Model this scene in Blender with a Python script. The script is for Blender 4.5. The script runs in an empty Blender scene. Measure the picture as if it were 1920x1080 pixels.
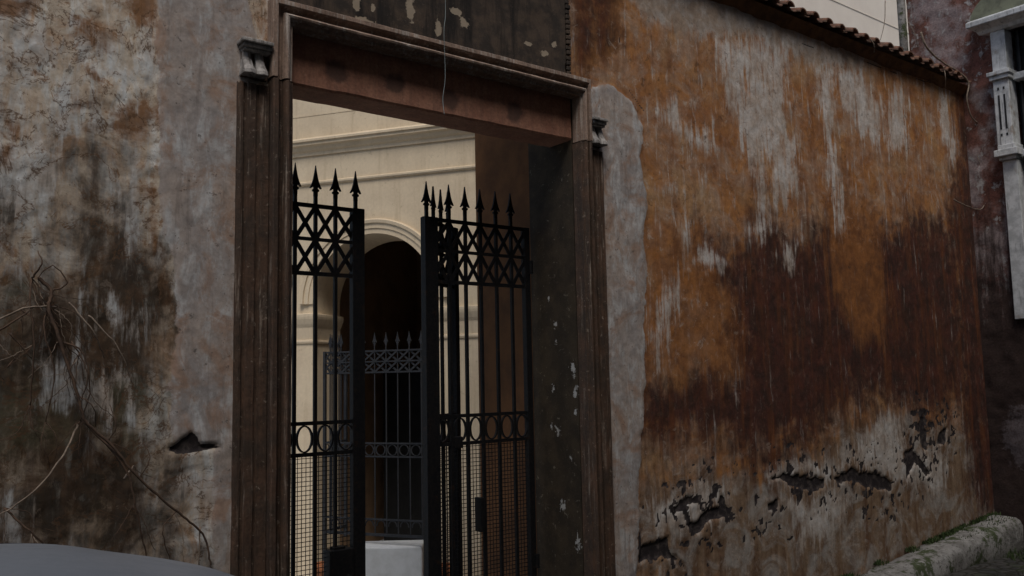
import bpy, math, random
import numpy as np
from mathutils import Vector, Matrix
random.seed(7)
SC = bpy.context.scene
COL = SC.collection
rad = math.radians

# ------------------------------------------------------------------ camera
YAW, PITCH, ROLL = rad(38.04), rad(5.89), rad(-1.147)
cam = bpy.data.cameras.new('camera'); cam_o = bpy.data.objects.new('camera', cam); COL.objects.link(cam_o)
fw = Vector((math.sin(YAW)*math.cos(PITCH), math.cos(YAW)*math.cos(PITCH), math.sin(PITCH)))
r0 = Vector((math.cos(YAW), -math.sin(YAW), 0)); u0 = r0.cross(fw)
rr = r0*math.cos(ROLL)+u0*math.sin(ROLL); uu = u0*math.cos(ROLL)-r0*math.sin(ROLL)
M = Matrix((rr, uu, -fw)).transposed().to_4x4(); M.translation = Vector((0, -4.7, 1.7))
cam_o.matrix_world = M
cam.sensor_width = 36; cam.lens = 36*1650/1920; cam.clip_start = .05; cam.clip_end = 500
SC.camera = cam_o
# ------------------------------------------------------------------ sky, sun, exposure (overcast)
SUN_EL, SUN_AZ = rad(58), rad(215)          # azimuth measured clockwise from +Y
w = bpy.data.worlds.new('World'); SC.world = w; w.use_nodes = True
nt = w.node_tree; nt.nodes.clear()
sky = nt.nodes.new('ShaderNodeTexSky'); sky.sky_type = 'NISHITA'; sky.sun_disc = False
sky.sun_elevation = SUN_EL; sky.sun_rotation = SUN_AZ; sky.dust_density = 1.5; sky.air_density = 1.0; sky.ozone_density = .6
bg = nt.nodes.new('ShaderNodeBackground'); bg.inputs['Strength'].default_value = .09
wo = nt.nodes.new('ShaderNodeOutputWorld')
nt.links.new(sky.outputs[0], bg.inputs[0]); nt.links.new(bg.outputs[0], wo.inputs[0])
sun = bpy.data.lights.new('sun', 'SUN'); sun.energy = 1.4; sun.angle = rad(24); sun.color = (1, .95, .89)
sun_o = bpy.data.objects.new('sun', sun); COL.objects.link(sun_o)
sd = Vector((math.sin(SUN_AZ)*math.cos(SUN_EL), math.cos(SUN_AZ)*math.cos(SUN_EL), math.sin(SUN_EL)))
sun_o.rotation_euler = sd.to_track_quat('Z', 'Y').to_euler()
SC.view_settings.view_transform = 'Standard'; SC.view_settings.look = 'None'
SC.view_settings.gamma = 1; SC.view_settings.exposure = .34

# ------------------------------------------------------------------ measured layout of stains and growth on the street wall, (X, Z) in metres
FEAT={
'repair':[
 [(4.43,3.86),(4.71,3.91),(4.91,3.83),(5.01,3.65),(4.98,3.39),(5.03,3.14),(4.98,2.79),(5.00,2.46),(4.95,2.13),(4.95,1.72),(4.91,1.40),(4.87,1.12),(4.83,0.93),(4.83,0.70),(4.79,0.20),(4.26,0.28)],
 [(1.32,3.93),(1.82,4.07),(1.86,0.62),(1.65,0.68),(1.65,1.15),(1.68,1.37),(1.45,1.41),(1.42,1.76),(1.44,2.15),(1.42,2.38),(1.38,2.49),(1.34,2.88),(1.31,3.31)],
],
'white':[
 [(5.97,4.61),(7.07,4.76),(6.95,3.92),(6.86,3.30),(6.69,3.23),(6.64,3.62),(6.46,3.26),(6.29,3.57),(6.25,3.95),(6.07,4.01),(5.98,4.33)],
 [(6.50,4.59),(6.64,4.62),(6.59,3.61),(6.54,2.98),(6.45,2.97),(6.45,3.59)],
 [(7.45,4.71),(7.85,4.77),(7.73,3.99),(7.82,3.62),(7.81,3.01),(7.63,3.00),(7.57,3.59),(7.56,4.17),(7.50,4.43)],
 [(7.88,4.77),(8.35,4.82),(8.45,4.61),(8.69,4.42),(8.51,4.08),(8.10,4.13),(7.86,4.30)],
 [(8.98,4.77),(9.21,4.78),(9.16,4.06),(8.83,3.99),(8.70,4.19),(8.79,4.50)],
 [(6.66,3.77),(7.16,3.92),(7.05,3.42),(6.89,3.23),(6.63,3.19)],
 [(5.23,3.77),(5.39,3.93),(5.48,3.74),(5.71,3.73),(5.97,3.60),(5.75,3.53),(5.43,3.64)],
 [(5.26,3.16),(5.40,3.16),(5.38,3.10),(5.27,3.10)],
 [(5.40,2.87),(5.55,2.89),(5.51,2.79),(5.41,2.79)],
 [(5.51,2.56),(5.77,2.77),(5.94,2.65),(5.76,2.52)],
 [(6.68,2.69),(7.12,2.95),(6.90,2.68)],
 [(9.96,4.90),(10.16,4.87),(10.25,4.12),(10.09,4.07),(9.94,4.39)],
 [(5.06,2.26),(5.30,2.59),(5.36,2.31),(5.19,1.97),(5.07,1.86)],
 [(6.28,2.91),(6.60,3.13),(6.67,2.94),(6.42,2.78)],
 [(8.08,1.19),(8.59,1.25),(8.75,0.87),(9.31,0.94),(9.61,0.64),(9.34,0.38),(8.69,0.59),(8.11,0.74),(7.38,0.75),(6.48,0.72),(6.34,0.87),(7.05,0.88),(7.75,0.93)],
 [(4.97,0.66),(5.39,0.81),(6.01,0.72),(5.73,0.59),(5.30,0.47),(4.99,0.46)],
 [(6.70,0.59),(7.36,0.62),(7.71,0.54),(7.32,0.19),(6.82,0.21)],
 [(0.67,3.09),(0.79,3.02),(0.83,2.86),(0.81,2.62),(0.78,2.54),(0.75,2.41),(0.74,2.21),(0.69,2.24),(0.70,2.45),(0.65,2.78)],
 [(0.91,3.56),(1.08,3.58),(1.16,3.48),(1.10,3.37),(0.97,3.35)],
 [(1.23,2.91),(1.32,2.86),(1.28,2.67),(1.24,2.46),(1.18,2.49),(1.21,2.72)],
 [(1.07,3.29),(1.17,3.40),(1.24,3.56),(1.29,3.48),(1.27,3.30),(1.18,3.14),(1.09,3.15)],
 [(0.59,3.35),(0.68,3.42),(0.85,3.41),(0.83,3.27),(0.69,3.18),(0.60,3.19)],
 [(0.83,3.10),(0.93,3.15),(1.05,3.09),(1.03,2.92),(0.88,2.92)],
 [(0.91,1.81),(0.99,1.91),(1.03,1.72),(1.00,1.57),(0.90,1.60)],
 [(1.08,1.65),(1.21,1.82),(1.27,1.50),(1.14,1.44)],
 [(0.71,1.04),(0.76,1.09),(0.77,0.92),(0.71,0.93)],
 [(1.05,2.10),(1.21,2.04),(1.19,1.91),(1.08,1.95)],
 [(1.49,1.21),(1.71,1.25),(1.73,0.75),(1.60,0.77),(1.54,0.99)],
],
'dark':[
 [(4.87,1.76),(5.38,1.76),(5.97,1.75),(6.02,2.34),(5.63,2.41),(5.50,2.66),(5.78,2.86),(6.27,2.81),(6.53,3.22),(6.91,2.96),(7.61,3.12),(7.99,3.11),(8.39,3.20),(10.13,3.48),(10.23,2.26),(10.21,1.30),(9.45,1.26),(8.78,1.27),(7.80,1.36),(6.90,1.01),(6.14,1.02),(5.41,1.13),(4.84,1.21)],
 [(10.51,5.13),(12.01,5.43),(12.53,3.02),(12.35,-0.36),(10.13,0.13),(9.93,1.31),(9.92,3.34),(10.29,4.13)],
 [(4.32,4.69),(4.75,4.77),(4.67,4.36),(4.44,4.05),(4.30,4.02)],
 [(0.85,2.23),(0.87,2.55),(0.91,2.86),(0.98,2.83),(1.08,2.90),(1.15,2.63),(1.22,2.47),(1.39,2.43),(1.44,2.15),(1.43,1.76),(1.39,1.41),(1.47,1.32),(1.46,0.95),(1.52,0.70),(0.56,0.85),(0.50,2.26),(0.77,2.18)],
 [(0.49,2.65),(0.69,2.59),(0.72,2.43),(0.68,2.22),(0.50,2.21)],
 [(5.94,1.18),(6.52,1.17),(6.89,0.90),(6.42,0.84),(6.06,0.96)],
],
'ochre':[
 [(7.50,3.32),(8.41,3.37),(8.52,2.55),(8.33,1.97),(7.86,1.94),(7.59,2.40)],
 [(4.98,2.80),(5.50,2.71),(6.03,2.41),(6.01,1.74),(4.93,1.76)],
],
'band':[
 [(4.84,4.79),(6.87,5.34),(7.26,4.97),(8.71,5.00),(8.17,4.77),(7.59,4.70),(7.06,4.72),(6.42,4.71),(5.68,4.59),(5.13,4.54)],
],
'low':[
 [(4.82,0.81),(5.45,0.88),(6.12,0.84),(6.57,0.92),(7.23,1.01),(7.78,1.18),(8.78,1.24),(9.90,1.08),(10.86,0.54),(10.90,-0.79),(4.79,0.16)],
],
'rust':[
 [(0.54,3.60),(0.73,3.62),(0.68,3.50),(0.57,3.44)],
 [(0.89,3.32),(0.95,3.32),(1.06,3.23),(1.03,3.21),(0.95,3.25)],
 [(0.88,3.62),(1.02,3.62),(0.97,3.49),(0.89,3.52)],
 [(0.95,3.48),(1.09,3.48),(1.07,3.41),(0.98,3.42)],
 [(1.16,3.77),(1.33,3.78),(1.31,3.62),(1.22,3.60)],
 [(0.82,3.19),(0.90,3.15),(1.04,3.00),(0.95,3.03)],
 [(1.11,3.13),(1.26,3.19),(1.28,3.01),(1.15,2.97)],
 [(0.61,2.99),(0.67,2.94),(0.67,2.79),(0.61,2.75)],
 [(1.31,3.31),(1.34,3.28),(1.34,2.54),(1.41,2.15),(1.36,2.15),(1.30,2.51),(1.30,3.02)],
 [(4.32,4.65),(4.86,4.75),(4.78,4.21),(4.46,3.97),(4.30,4.06)],
],
'hole':[
 [(6.41,0.80),(6.64,0.83),(6.88,0.78),(7.24,0.74),(7.25,0.64),(6.87,0.66),(6.64,0.75)],
 [(7.37,0.74),(7.74,0.79),(7.84,0.73),(8.20,0.71),(8.43,0.60),(8.40,0.51),(7.90,0.59),(7.72,0.66),(7.45,0.66)],
 [(5.36,0.53),(5.57,0.62),(5.73,0.64),(5.77,0.76),(5.86,0.65),(5.89,0.55),(5.63,0.54),(5.43,0.46)],
 [(8.70,0.90),(8.84,0.93),(9.04,0.78),(9.18,0.62),(9.07,0.61),(8.87,0.76),(8.75,0.68),(8.67,0.58)],
 [(8.98,1.17),(9.16,1.27),(9.16,0.88),(9.03,0.92)],
 [(5.20,0.69),(5.38,0.77),(5.46,0.71),(5.29,0.66),(5.19,0.59)],
 [(6.38,0.59),(6.52,0.62),(6.52,0.55),(6.39,0.54)],
 [(4.85,0.42),(4.98,0.45),(5.12,0.46),(5.16,0.36),(5.25,0.29),(5.05,0.30),(4.81,0.31)],
 [(9.39,1.04),(9.62,1.10),(9.54,0.91),(9.34,0.93)],
 [(1.40,1.38),(1.47,1.42),(1.54,1.47),(1.57,1.44),(1.59,1.40),(1.66,1.39),(1.71,1.36),(1.56,1.35),(1.46,1.35)],
],
}
CRACKS=[[(1.19,3.75),(1.18,3.60),(1.24,3.41)],
 [(1.31,3.28),(1.27,3.07),(1.17,2.95),(1.09,2.98),(1.08,3.12)],
 [(0.77,3.21),(0.69,3.13),(0.65,3.03)],
 [(1.02,2.75),(0.92,2.58),(0.83,2.41),(0.80,2.33),(0.84,2.28)],
 [(4.79,4.34),(4.80,4.09),(4.91,3.90),(5.03,3.80)],
 [(8.30,4.93),(8.61,4.92),(9.05,4.92)],
 [(9.29,4.96),(9.66,4.93),(9.82,4.96)],
 [(7.25,4.88),(7.79,4.84)],
 [(1.07,3.40),(1.10,3.31),(1.05,3.23)]]
CREEPER=[([(0.79,2.22),(0.84,2.16),(0.83,2.07),(0.88,1.92),(0.96,1.67),(1.00,1.54),(1.11,1.43),(1.26,1.24),(1.45,1.06),(1.58,0.94),(1.63,0.77)],7),
 ([(1.00,1.54),(1.18,1.32),(1.24,1.11),(1.31,0.84)],5),
 ([(0.76,2.22),(0.75,2.12),(0.77,1.90),(0.77,1.62)],4),
 ([(0.57,1.98),(0.72,2.07),(0.88,2.09)],4),
 ([(0.57,1.92),(0.72,2.04),(0.79,2.10)],3.5),
 ([(0.92,2.11),(1.02,1.97),(1.09,1.84)],3),
 ([(1.01,2.05),(1.13,1.90),(1.22,1.72)],3),
 ([(0.98,1.52),(0.90,1.37),(0.77,1.21),(0.62,1.11)],4),
 ([(0.68,1.16),(0.80,1.03),(0.90,0.92)],4),
 ([(0.67,1.80),(0.74,1.90)],3),
 ([(0.67,1.96),(0.77,1.84)],3),
 ([(1.19,1.25),(1.24,1.31)],4.5),
 ([(1.57,0.97),(1.57,0.78)],3.5),
 ([(0.94,1.92),(1.00,1.77),(0.98,1.60)],3),
 ([(0.83,2.10),(0.81,1.97),(0.86,1.77),(0.84,1.54)],3),
 ([(0.88,1.92),(0.98,1.87),(1.02,1.69),(0.99,1.54)],3.5),
 ([(1.11,1.43),(1.14,1.51),(1.12,1.61)],2.5),
 ([(1.26,1.24),(1.30,1.34),(1.28,1.42)],2.5),
 ([(0.76,2.22),(0.79,2.29),(0.78,2.35)],3.5),
 ([(0.84,2.16),(0.90,2.20),(0.84,2.28),(0.78,2.22)],3),
 ([(1.45,1.06),(1.37,0.99),(1.42,0.83)],2.5),
 ([(0.96,1.67),(1.03,1.61),(1.06,1.51)],2.5)]
HANGING=[([(9.42,5.43),(9.47,5.29),(9.63,5.20),(9.90,5.14),(10.20,5.13),(10.39,5.03),(10.35,4.83),(10.48,4.63),(10.73,4.57),(10.74,4.47)],7),
 ([(9.90,3.60),(10.11,3.55),(10.46,3.54),(10.64,3.69),(10.63,3.96),(10.56,4.21)],4),
 ([(8.24,5.14),(8.33,5.04),(8.39,4.97)],4),
 ([(9.90,5.14),(9.83,4.99),(9.90,4.88)],3),
 ([(8.69,5.61),(8.60,5.35),(8.55,5.14)],3),
 ([(9.14,5.48),(9.21,5.32),(9.31,5.19)],3)]
PEEL=[(2.48,4.01,0.03,0.06),(2.87,4.08,0.04,0.10),(3.08,4.01,0.03,0.07),(3.23,4.15,0.06,0.03),(3.29,4.09,0.04,0.05),(3.84,4.07,0.05,0.02),(4.00,4.03,0.05,0.03),(4.09,4.12,0.03,0.03),(2.55,3.92,0.10,0.03),(2.60,4.02,0.02,0.03),(4.33,4.49,0.09,0.05)]
SPOTS=[(2.39,3.59),(2.80,3.59),(3.22,3.56),(3.77,3.57)]

# ------------------------------------------------------------------ numpy noise and masks
def vnoise(x, y, seed=0):
    xi = np.floor(x).astype(np.int64); yi = np.floor(y).astype(np.int64); fx = x-xi; fy = y-yi
    fx = fx*fx*(3-2*fx); fy = fy*fy*(3-2*fy)
    def h(a, b):
        n = (a*374761393 + b*668265263 + seed*1442695041) & 0xffffffff
        n = ((n ^ (n >> 13))*1274126177) & 0xffffffff
        return ((n ^ (n >> 16)) & 0xffff)/65535.
    return (h(xi, yi)*(1-fx)+h(xi+1, yi)*fx)*(1-fy)+(h(xi, yi+1)*(1-fx)+h(xi+1, yi+1)*fx)*fy
def fbm(x, y, seed=0, o=5):
    s = 0; a = .5
    for i in range(o):
        s = s+a*vnoise(x, y, seed+i); x = x*2.03+11.3; y = y*2.03+5.7; a *= .5
    return s
def sstep(a, b, x):
    t = np.clip((x-a)/(b-a), 0, 1); return t*t*(3-2*t)
def sdf(poly, x, z):
    d = np.full(x.shape, 1e9); ins = np.zeros(x.shape, bool); n = len(poly)
    for i in range(n):
        ax, az = poly[i]; bx, bz = poly[(i+1) % n]; ex, ez = bx-ax, bz-az
        t = np.clip(((x-ax)*ex+(z-az)*ez)/(ex*ex+ez*ez+1e-9), 0, 1)
        d = np.minimum(d, np.hypot(x-ax-t*ex, z-az-t*ez))
        c = ((az > z) != (bz > z)) & (x < ex*(z-az)/(ez if abs(ez) > 1e-9 else 1e-9)+ax); ins ^= c
    return np.where(ins, -d, d)
def linedist(pl, x, z):
    d = np.full(x.shape, 1e9)
    for (ax, az), (bx, bz) in zip(pl, pl[1:]):
        ex, ez = bx-ax, bz-az; t = np.clip(((x-ax)*ex+(z-az)*ez)/(ex*ex+ez*ez+1e-9), 0, 1)
        d = np.minimum(d, np.hypot(x-ax-t*ex, z-az-t*ez))
    return d

# ------------------------------------------------------------------ mesh helpers
class MB:
    def __init__(s): s.v = []; s.f = []
    def add(s, vs, fs):
        o = len(s.v); s.v += [tuple(p) for p in vs]; s.f += [tuple(i+o for i in f) for f in fs]; return s
    def box(s, x0, x1, y0, y1, z0, z1):
        v = [(x, y, z) for x in (x0, x1) for y in (y0, y1) for z in (z0, z1)]
        return s.add(v, [(0, 1, 3, 2), (4, 6, 7, 5), (0, 4, 5, 1), (2, 3, 7, 6), (0, 2, 6, 4), (1, 5, 7, 3)])
    def bar(s, a, b, w, t, nrm=(0, 1, 0)):
        """rectangular bar from a to b, width w across nrm, thickness t along nrm"""
        a = Vector(a); b = Vector(b); d = (b-a).normalized(); n = Vector(nrm); n = (n-d*n.dot(d)).normalized(); c = d.cross(n)
        v = []
        for p in (a, b):
            for i, j in ((-1, -1), (1, -1), (1, 1), (-1, 1)): v.append(p+c*(i*w/2)+n*(j*t/2))
        return s.add(v, [(0, 1, 2, 3), (7, 6, 5, 4), (0, 4, 5, 1), (1, 5, 6, 2), (2, 6, 7, 3), (3, 7, 4, 0)])
    def tube(s, pts, rads, n=6):
        pts = [Vector(p) for p in pts]; vs = []; fs = []
        up = Vector((0, 1, .01))
        for i, p in enumerate(pts):
            d = (pts[min(i+1, len(pts)-1)]-pts[max(i-1, 0)])
            d = d.normalized() if d.length > 1e-9 else Vector((0, 0, 1))
            a = d.cross(up); a = a.normalized() if a.length > 1e-6 else Vector((1, 0, 0)); b = d.cross(a)
            r = rads[i] if hasattr(rads, '__len__') else rads
            for k in range(n):
                t = 2*math.pi*k/n; vs.append(p+a*(r*math.cos(t))+b*(r*math.sin(t)))
        for i in range(len(pts)-1):
            for k in range(n): fs.append((i*n+k, i*n+(k+1) % n, (i+1)*n+(k+1) % n, (i+1)*n+k))
        fs.append(tuple(range(n-1, -1, -1))); fs.append(tuple((len(pts)-1)*n+k for k in range(n)))
        return s.add(vs, fs)
    def prism(s, poly, f0, f1):
        """poly: 2-D points, f0/f1: functions placing them in space on either side"""
        n = len(poly); v = [f0(p) for p in poly]+[f1(p) for p in poly]
        return s.add(v, [tuple(range(n-1, -1, -1)), tuple(range(n, 2*n))]+[(i, (i+1) % n, n+(i+1) % n, n+i) for i in range(n)])
    def lathe(s, c, prof, n=24, axis='Z'):
        vs = []; fs = []
        for r, h in prof:
            for k in range(n):
                t = 2*math.pi*k/n; a, b = r*math.cos(t), r*math.sin(t)
                vs.append((c[0]+a, c[1]+b, c[2]+h) if axis == 'Z' else (c[0]+a, c[1]+h, c[2]+b))
        for i in range(len(prof)-1):
            for k in range(n): fs.append((i*n+k, i*n+(k+1) % n, (i+1)*n+(k+1) % n, (i+1)*n+k))
        fs.append(tuple(range(n-1, -1, -1))); fs.append(tuple((len(prof)-1)*n+k for k in range(n)))
        return s.add(vs, fs)
    def mesh(s, name='mesh'):
        me = bpy.data.meshes.new(name); me.from_pydata(s.v, [], s.f); me.update(); return me
    def build(s, name, mat, parent=None, smooth=False, bevel=0):
        me = s.mesh(name); fix(me)
        return put(name, me, mat, parent, smooth, bevel)
import bmesh
def fix(me):
    bm = bmesh.new(); bm.from_mesh(me); bmesh.ops.recalc_face_normals(bm, faces=bm.faces); bm.to_mesh(me); bm.free()
def put(name, me, mat=None, parent=None, smooth=False, bevel=0):
    o = bpy.data.objects.new(name, me); COL.objects.link(o)
    if mat and not me.materials: me.materials.append(mat)
    if parent: o.parent = parent
    if smooth:
        me.polygons.foreach_set('use_smooth', [True]*len(me.polygons))
    if bevel:
        m = o.modifiers.new('bevel', 'BEVEL'); m.width = bevel; m.segments = 2; m.limit_method = 'ANGLE'
    return o
def tag(o, label=None, cat=None, group=None, kind=None):
    if label: o['label'] = label
    if cat: o['category'] = cat
    if group: o['group'] = group
    if kind: o['kind'] = kind
    return o
def empty(name, loc, label, cat, group=None):
    o = bpy.data.objects.new(name, None); COL.objects.link(o); o.location = loc; o.empty_display_size = .2
    return tag(o, label, cat, group)
def smoothline(pts, n=6):
    out = []
    for i in range(len(pts)-1):
        p0 = pts[max(i-1, 0)]; p1 = pts[i]; p2 = pts[i+1]; p3 = pts[min(i+2, len(pts)-1)]
        for k in range(n):
            t = k/n
            out.append(tuple(.5*(2*b+(c-a)*t+(2*a-5*b+4*c-d)*t*t+(3*b-a-3*c+d)*t**3) for a, b, c, d in zip(p0, p1, p2, p3)))
    out.append(tuple(pts[-1])); return out

# ------------------------------------------------------------------ material helpers
class Nodes:
    def __init__(s, name, rough=.85, spec=.25, metal=0):
        s.m = bpy.data.materials.new(name); s.m.use_nodes = True; s.t = s.m.node_tree
        s.b = s.t.nodes['Principled BSDF']; s.b.inputs['Roughness'].default_value = rough
        s.b.inputs['Specular IOR Level'].default_value = spec; s.b.inputs['Metallic'].default_value = metal
        tc = s.t.nodes.new('ShaderNodeTexCoord'); s.pos = tc.outputs['Object']
    def L(s, a, b): s.t.links.new(a, b)
    def setin(s, sock, v):
        if isinstance(v, bpy.types.NodeSocket): s.L(v, sock)
        elif isinstance(v, (tuple, list)) and len(v) == 3 and sock.type == 'RGBA': sock.default_value = (*v, 1)
        else: sock.default_value = v
    def map(s, sc, loc=(0, 0, 0)):
        n = s.t.nodes.new('ShaderNodeMapping'); s.L(s.pos, n.inputs[0]); n.inputs['Scale'].default_value = sc; n.inputs['Location'].default_value = loc
        return n.outputs[0]
    def noise(s, sc, detail=6, rough=.6, dist=0, vec=None):
        n = s.t.nodes.new('ShaderNodeTexNoise')
        if vec is None and isinstance(sc, tuple): vec = s.map(sc); sc = 1
        s.L(vec or s.pos, n.inputs['Vector'])
        n.inputs['Scale'].default_value = sc; n.inputs['Detail'].default_value = detail; n.inputs['Roughness'].default_value = rough; n.inputs['Distortion'].default_value = dist
        return n.outputs['Fac']
    def vor(s, sc, feat='F1', vec=None):
        n = s.t.nodes.new('ShaderNodeTexVoronoi'); n.feature = feat; s.L(vec or s.pos, n.inputs['Vector']); n.inputs['Scale'].default_value = sc
        return n.outputs['Distance']
    def math(s, op, a, b=0., c=0.):
        n = s.t.nodes.new('ShaderNodeMath'); n.operation = op
        for i, v in enumerate((a, b, c)): s.setin(n.inputs[i], v)
        return n.outputs[0]
    def step(s, v, lo, hi, out0=0., out1=1.):
        n = s.t.nodes.new('ShaderNodeMapRange'); n.interpolation_type = 'SMOOTHSTEP'
        for i, q in zip(range(5), (v, lo, hi, out0, out1)): s.setin(n.inputs[i], q)
        return n.outputs[0]
    def thr(s, mask, noise, k, lo=.4, hi=.6):
        return s.step(s.math('ADD', mask, s.math('MULTIPLY', s.math('SUBTRACT', noise, .5), k)), lo, hi)
    def mix(s, a, b, f):
        n = s.t.nodes.new('ShaderNodeMix'); n.data_type = 'RGBA'
        s.setin(n.inputs['Factor'], f); s.setin(n.inputs[6], a); s.setin(n.inputs[7], b); return n.outputs[2]
    def mulc(s, a, b, f=1.):
        n = s.t.nodes.new('ShaderNodeMix'); n.data_type = 'RGBA'; n.blend_type = 'MULTIPLY'
        s.setin(n.inputs['Factor'], f); s.setin(n.inputs[6], a); s.setin(n.inputs[7], b); return n.outputs[2]
    def grey(s, v):
        n = s.t.nodes.new('ShaderNodeCombineColor')
        for i in range(3): s.L(v, n.inputs[i])
        return n.outputs[0]
    def attr(s, name):
        n = s.t.nodes.new('ShaderNodeAttribute'); n.attribute_name = name
        sp = s.t.nodes.new('ShaderNodeSeparateColor'); s.L(n.outputs['Color'], sp.inputs[0])
        return sp.outputs[0], sp.outputs[1], sp.outputs[2]
    def xyz(s):
        n = s.t.nodes.new('ShaderNodeSeparateXYZ'); s.L(s.pos, n.inputs[0]); return n.outputs
    def blob(s, x, z, rx, rz):
        X = s.xyz()
        a = s.math('DIVIDE', s.math('SUBTRACT', X[0], x), rx); b = s.math('DIVIDE', s.math('SUBTRACT', X[2], z), rz)
        return s.math('SUBTRACT', 1., s.math('SQRT', s.math('ADD', s.math('MULTIPLY', a, a), s.math('MULTIPLY', b, b))))
    def color(s, c): s.setin(s.b.inputs['Base Color'], c)
    def bump(s, h, strength=.5, dist=.01):
        n = s.t.nodes.new('ShaderNodeBump'); n.inputs['Strength'].default_value = strength; n.inputs['Distance'].default_value = dist
        s.L(h, n.inputs['Height']); s.L(n.outputs[0], s.b.inputs['Normal'])
def simple(name, c, c2=None, sc=8., rough=.85, spec=.25, metal=0, bump=.2, bd=.004):
    n = Nodes(name, rough, spec, metal); f = n.noise(sc, 6, .65)
    n.color(n.mix(c, c2 or tuple(.6*v for v in c), n.step(f, .35, .68)))
    if bump: n.bump(n.noise(sc*4, 6, .7), bump, bd)
    return n.m

# ---- the weathered street wall
LOSS = [(.11, 1.77, .045, .10), (.09, 1.59, .05, .06), (.29, 2.10, .04, .05), (.33, 1.62, .03, .05), (.36, 1.34, .025, .05), (.29, 1.31, .05, .08), (.09, 1.46, .03, .04), (.29, 1.97, .03, .03), (.10, .51, .06, .1), (.26, .77, .06, .06), (.36, 2.3, .02, .05), (.16, 1.12, .04, .04)]
def wall_material():
    n = Nodes('weathered_plaster', .92, .15)
    white, dark, repair = n.attr('ma'); hole, low, rust = n.attr('mb'); ochre, band, left = n.attr('mc')
    n1 = n.noise(1.7, 9, .62, .3); n2 = n.noise(5., 9, .66, .5); n3 = n.noise(17., 8, .68, .3); n4 = n.noise(60., 5, .65)
    nb = n.noise(3.1, 9, .7, .9)
    nv = n.noise((7, 7, .75), 9, .66, .25); nv2 = n.noise((20, 20, 2.0), 8, .68, .35); nw = n.noise((9, 9, 3.2), 9, .72, .5)
    A = lambda v, k: n.math('MULTIPLY', v, k)
    # ochre limewash on the right: washes of several ages over one another
    R = n.mix((.41, .185, .062), (.27, .12, .055), n.step(n2, .3, .68))
    R = n.mix(R, (.37, .26, .19), A(n.step(nb, .40, .66), .85))
    R = n.mix(R, (.20, .08, .034), A(n.step(nv, .46, .72), .75))
    R = n.mix(R, (.46, .30, .155), A(n.step(n1, .48, .7), .5))
    R = n.mix(R, (.50, .44, .39), A(n.step(n.math('ADD', A(nw, .5), A(nv2, .5)), .53, .64), .8))
    # crumbling lime render on the left
    Lc = n.mix((.58, .50, .40), (.43, .325, .235), n.step(n2, .34, .64))
    Lc = n.mix(Lc, (.68, .68, .65), A(n.step(nw, .44, .60), .85))
    Lc = n.mix(Lc, (.34, .19, .10), A(n.step(nb, .5, .66), .7))
    Lc = n.mix(Lc, (.14, .10, .055), A(n.step(n.noise(6., 9, .74, 1.2), .57, .66), .7)); Lc = n.mix(Lc, (.25, .12, .045), A(n.step(n.noise(8., 9, .74, .9), .56, .62), .75))
    Lc = n.mix(Lc, (.55, .58, .585), A(n.step(nv, .5, .66), .65))
    c = n.mix(R, Lc, left)
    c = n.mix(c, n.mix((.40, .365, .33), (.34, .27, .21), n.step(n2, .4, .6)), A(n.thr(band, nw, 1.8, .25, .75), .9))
    c = n.mix(c, n.mix((.27, .115, .035), (.15, .07, .03), n2), A(n.thr(rust, n2, 2.2, .3, .75), .85))
    lowc = n.mix((.27, .185, .12), (.15, .085, .05), n.step(nv, .36, .64)); lowc = n.mix(lowc, (.36, .335, .305), A(n.step(nb, .44, .64), .85))
    c = n.mix(c, lowc, n.thr(low, nv, 2.0, .25, .75))
    darkr = n.mix((.078, .027, .021), (.036, .019, .017), n.step(n2, .36, .64)); darkr = n.mix(darkr, (.16, .056, .022), A(n.step(nv, .47, .7), .8))
    darkr = n.mix(darkr, (.15, .08, .06), A(n.step(nw, .56, .7), .7)); darkr = n.mix(darkr, (.035, .022, .018), A(n.step(nb, .54, .7), .6))
    darkl = n.mix((.085, .046, .023), (.028, .02, .013), n.step(n2, .36, .62)); darkl = n.mix(darkl, (.17, .155, .13), A(n.step(nw, .52, .66), .75))
    darkl = n.mix(darkl, (.085, .08, .045), A(n.step(n1, .5, .66), .6)); darkl = n.mix(darkl, (.045, .03, .02), A(n.step(nb, .48, .62), .7))
    dk = n.mix(darkr, darkl, left)
    c = n.mix(c, dk, A(n.thr(dark, n.math('ADD', A(nv, .35), n.math('ADD', A(nw, .35), A(n2, .30))), 3.2, .10, .84), .96))
    oc = n.mix((.33, .135, .042), (.19, .078, .032), n.step(n2, .36, .68))
    c = n.mix(c, oc, A(n.thr(ochre, nv, 1.8, .15, .85), .75))
    wc = n.mix(n.mix((.60, .575, .545), (.60, .625, .63), left), (.47, .40, .34), n.step(n2, .36, .62))
    wn = n.math('ADD', A(nw, .45), A(nv2, .55))
    c = n.mix(c, wc, A(n.thr(white, wn, 4.8, .28, 1.05), .90))
    # stray lime runs outside the big patches, and small chips of older coats
    c = n.mix(c, wc, A(n.math('MULTIPLY', n.math('MULTIPLY', n.step(nv2, .54, .70), n.step(n1, .42, .58)), n.math('SUBTRACT', 1., dark)), .34))
    ch1 = n.noise(12., 9, .72, .6); ch2 = n.noise(15., 9, .74, .8); zz = n.xyz()[2]
    c = n.mix(c, n.mix((.50, .43, .37), (.40, .30, .22), n2), A(n.math('MULTIPLY', n.math('MULTIPLY', n.step(ch1, .575, .605), n.step(nb, .43, .58)), n.math('SUBTRACT', 1., A(dark, .85))), .62))
    c = n.mix(c, (.075, .045, .028), A(n.math('MULTIPLY', n.step(ch2, .575, .61), n.step(nb, .56, .44)), .55))
    rc = n.mix((.40, .335, .29), (.33, .30, .285), n.step(n1, .36, .64)); rc = n.mix(rc, (.50, .50, .495), A(n.step(nw, .47, .63), .85))
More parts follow.
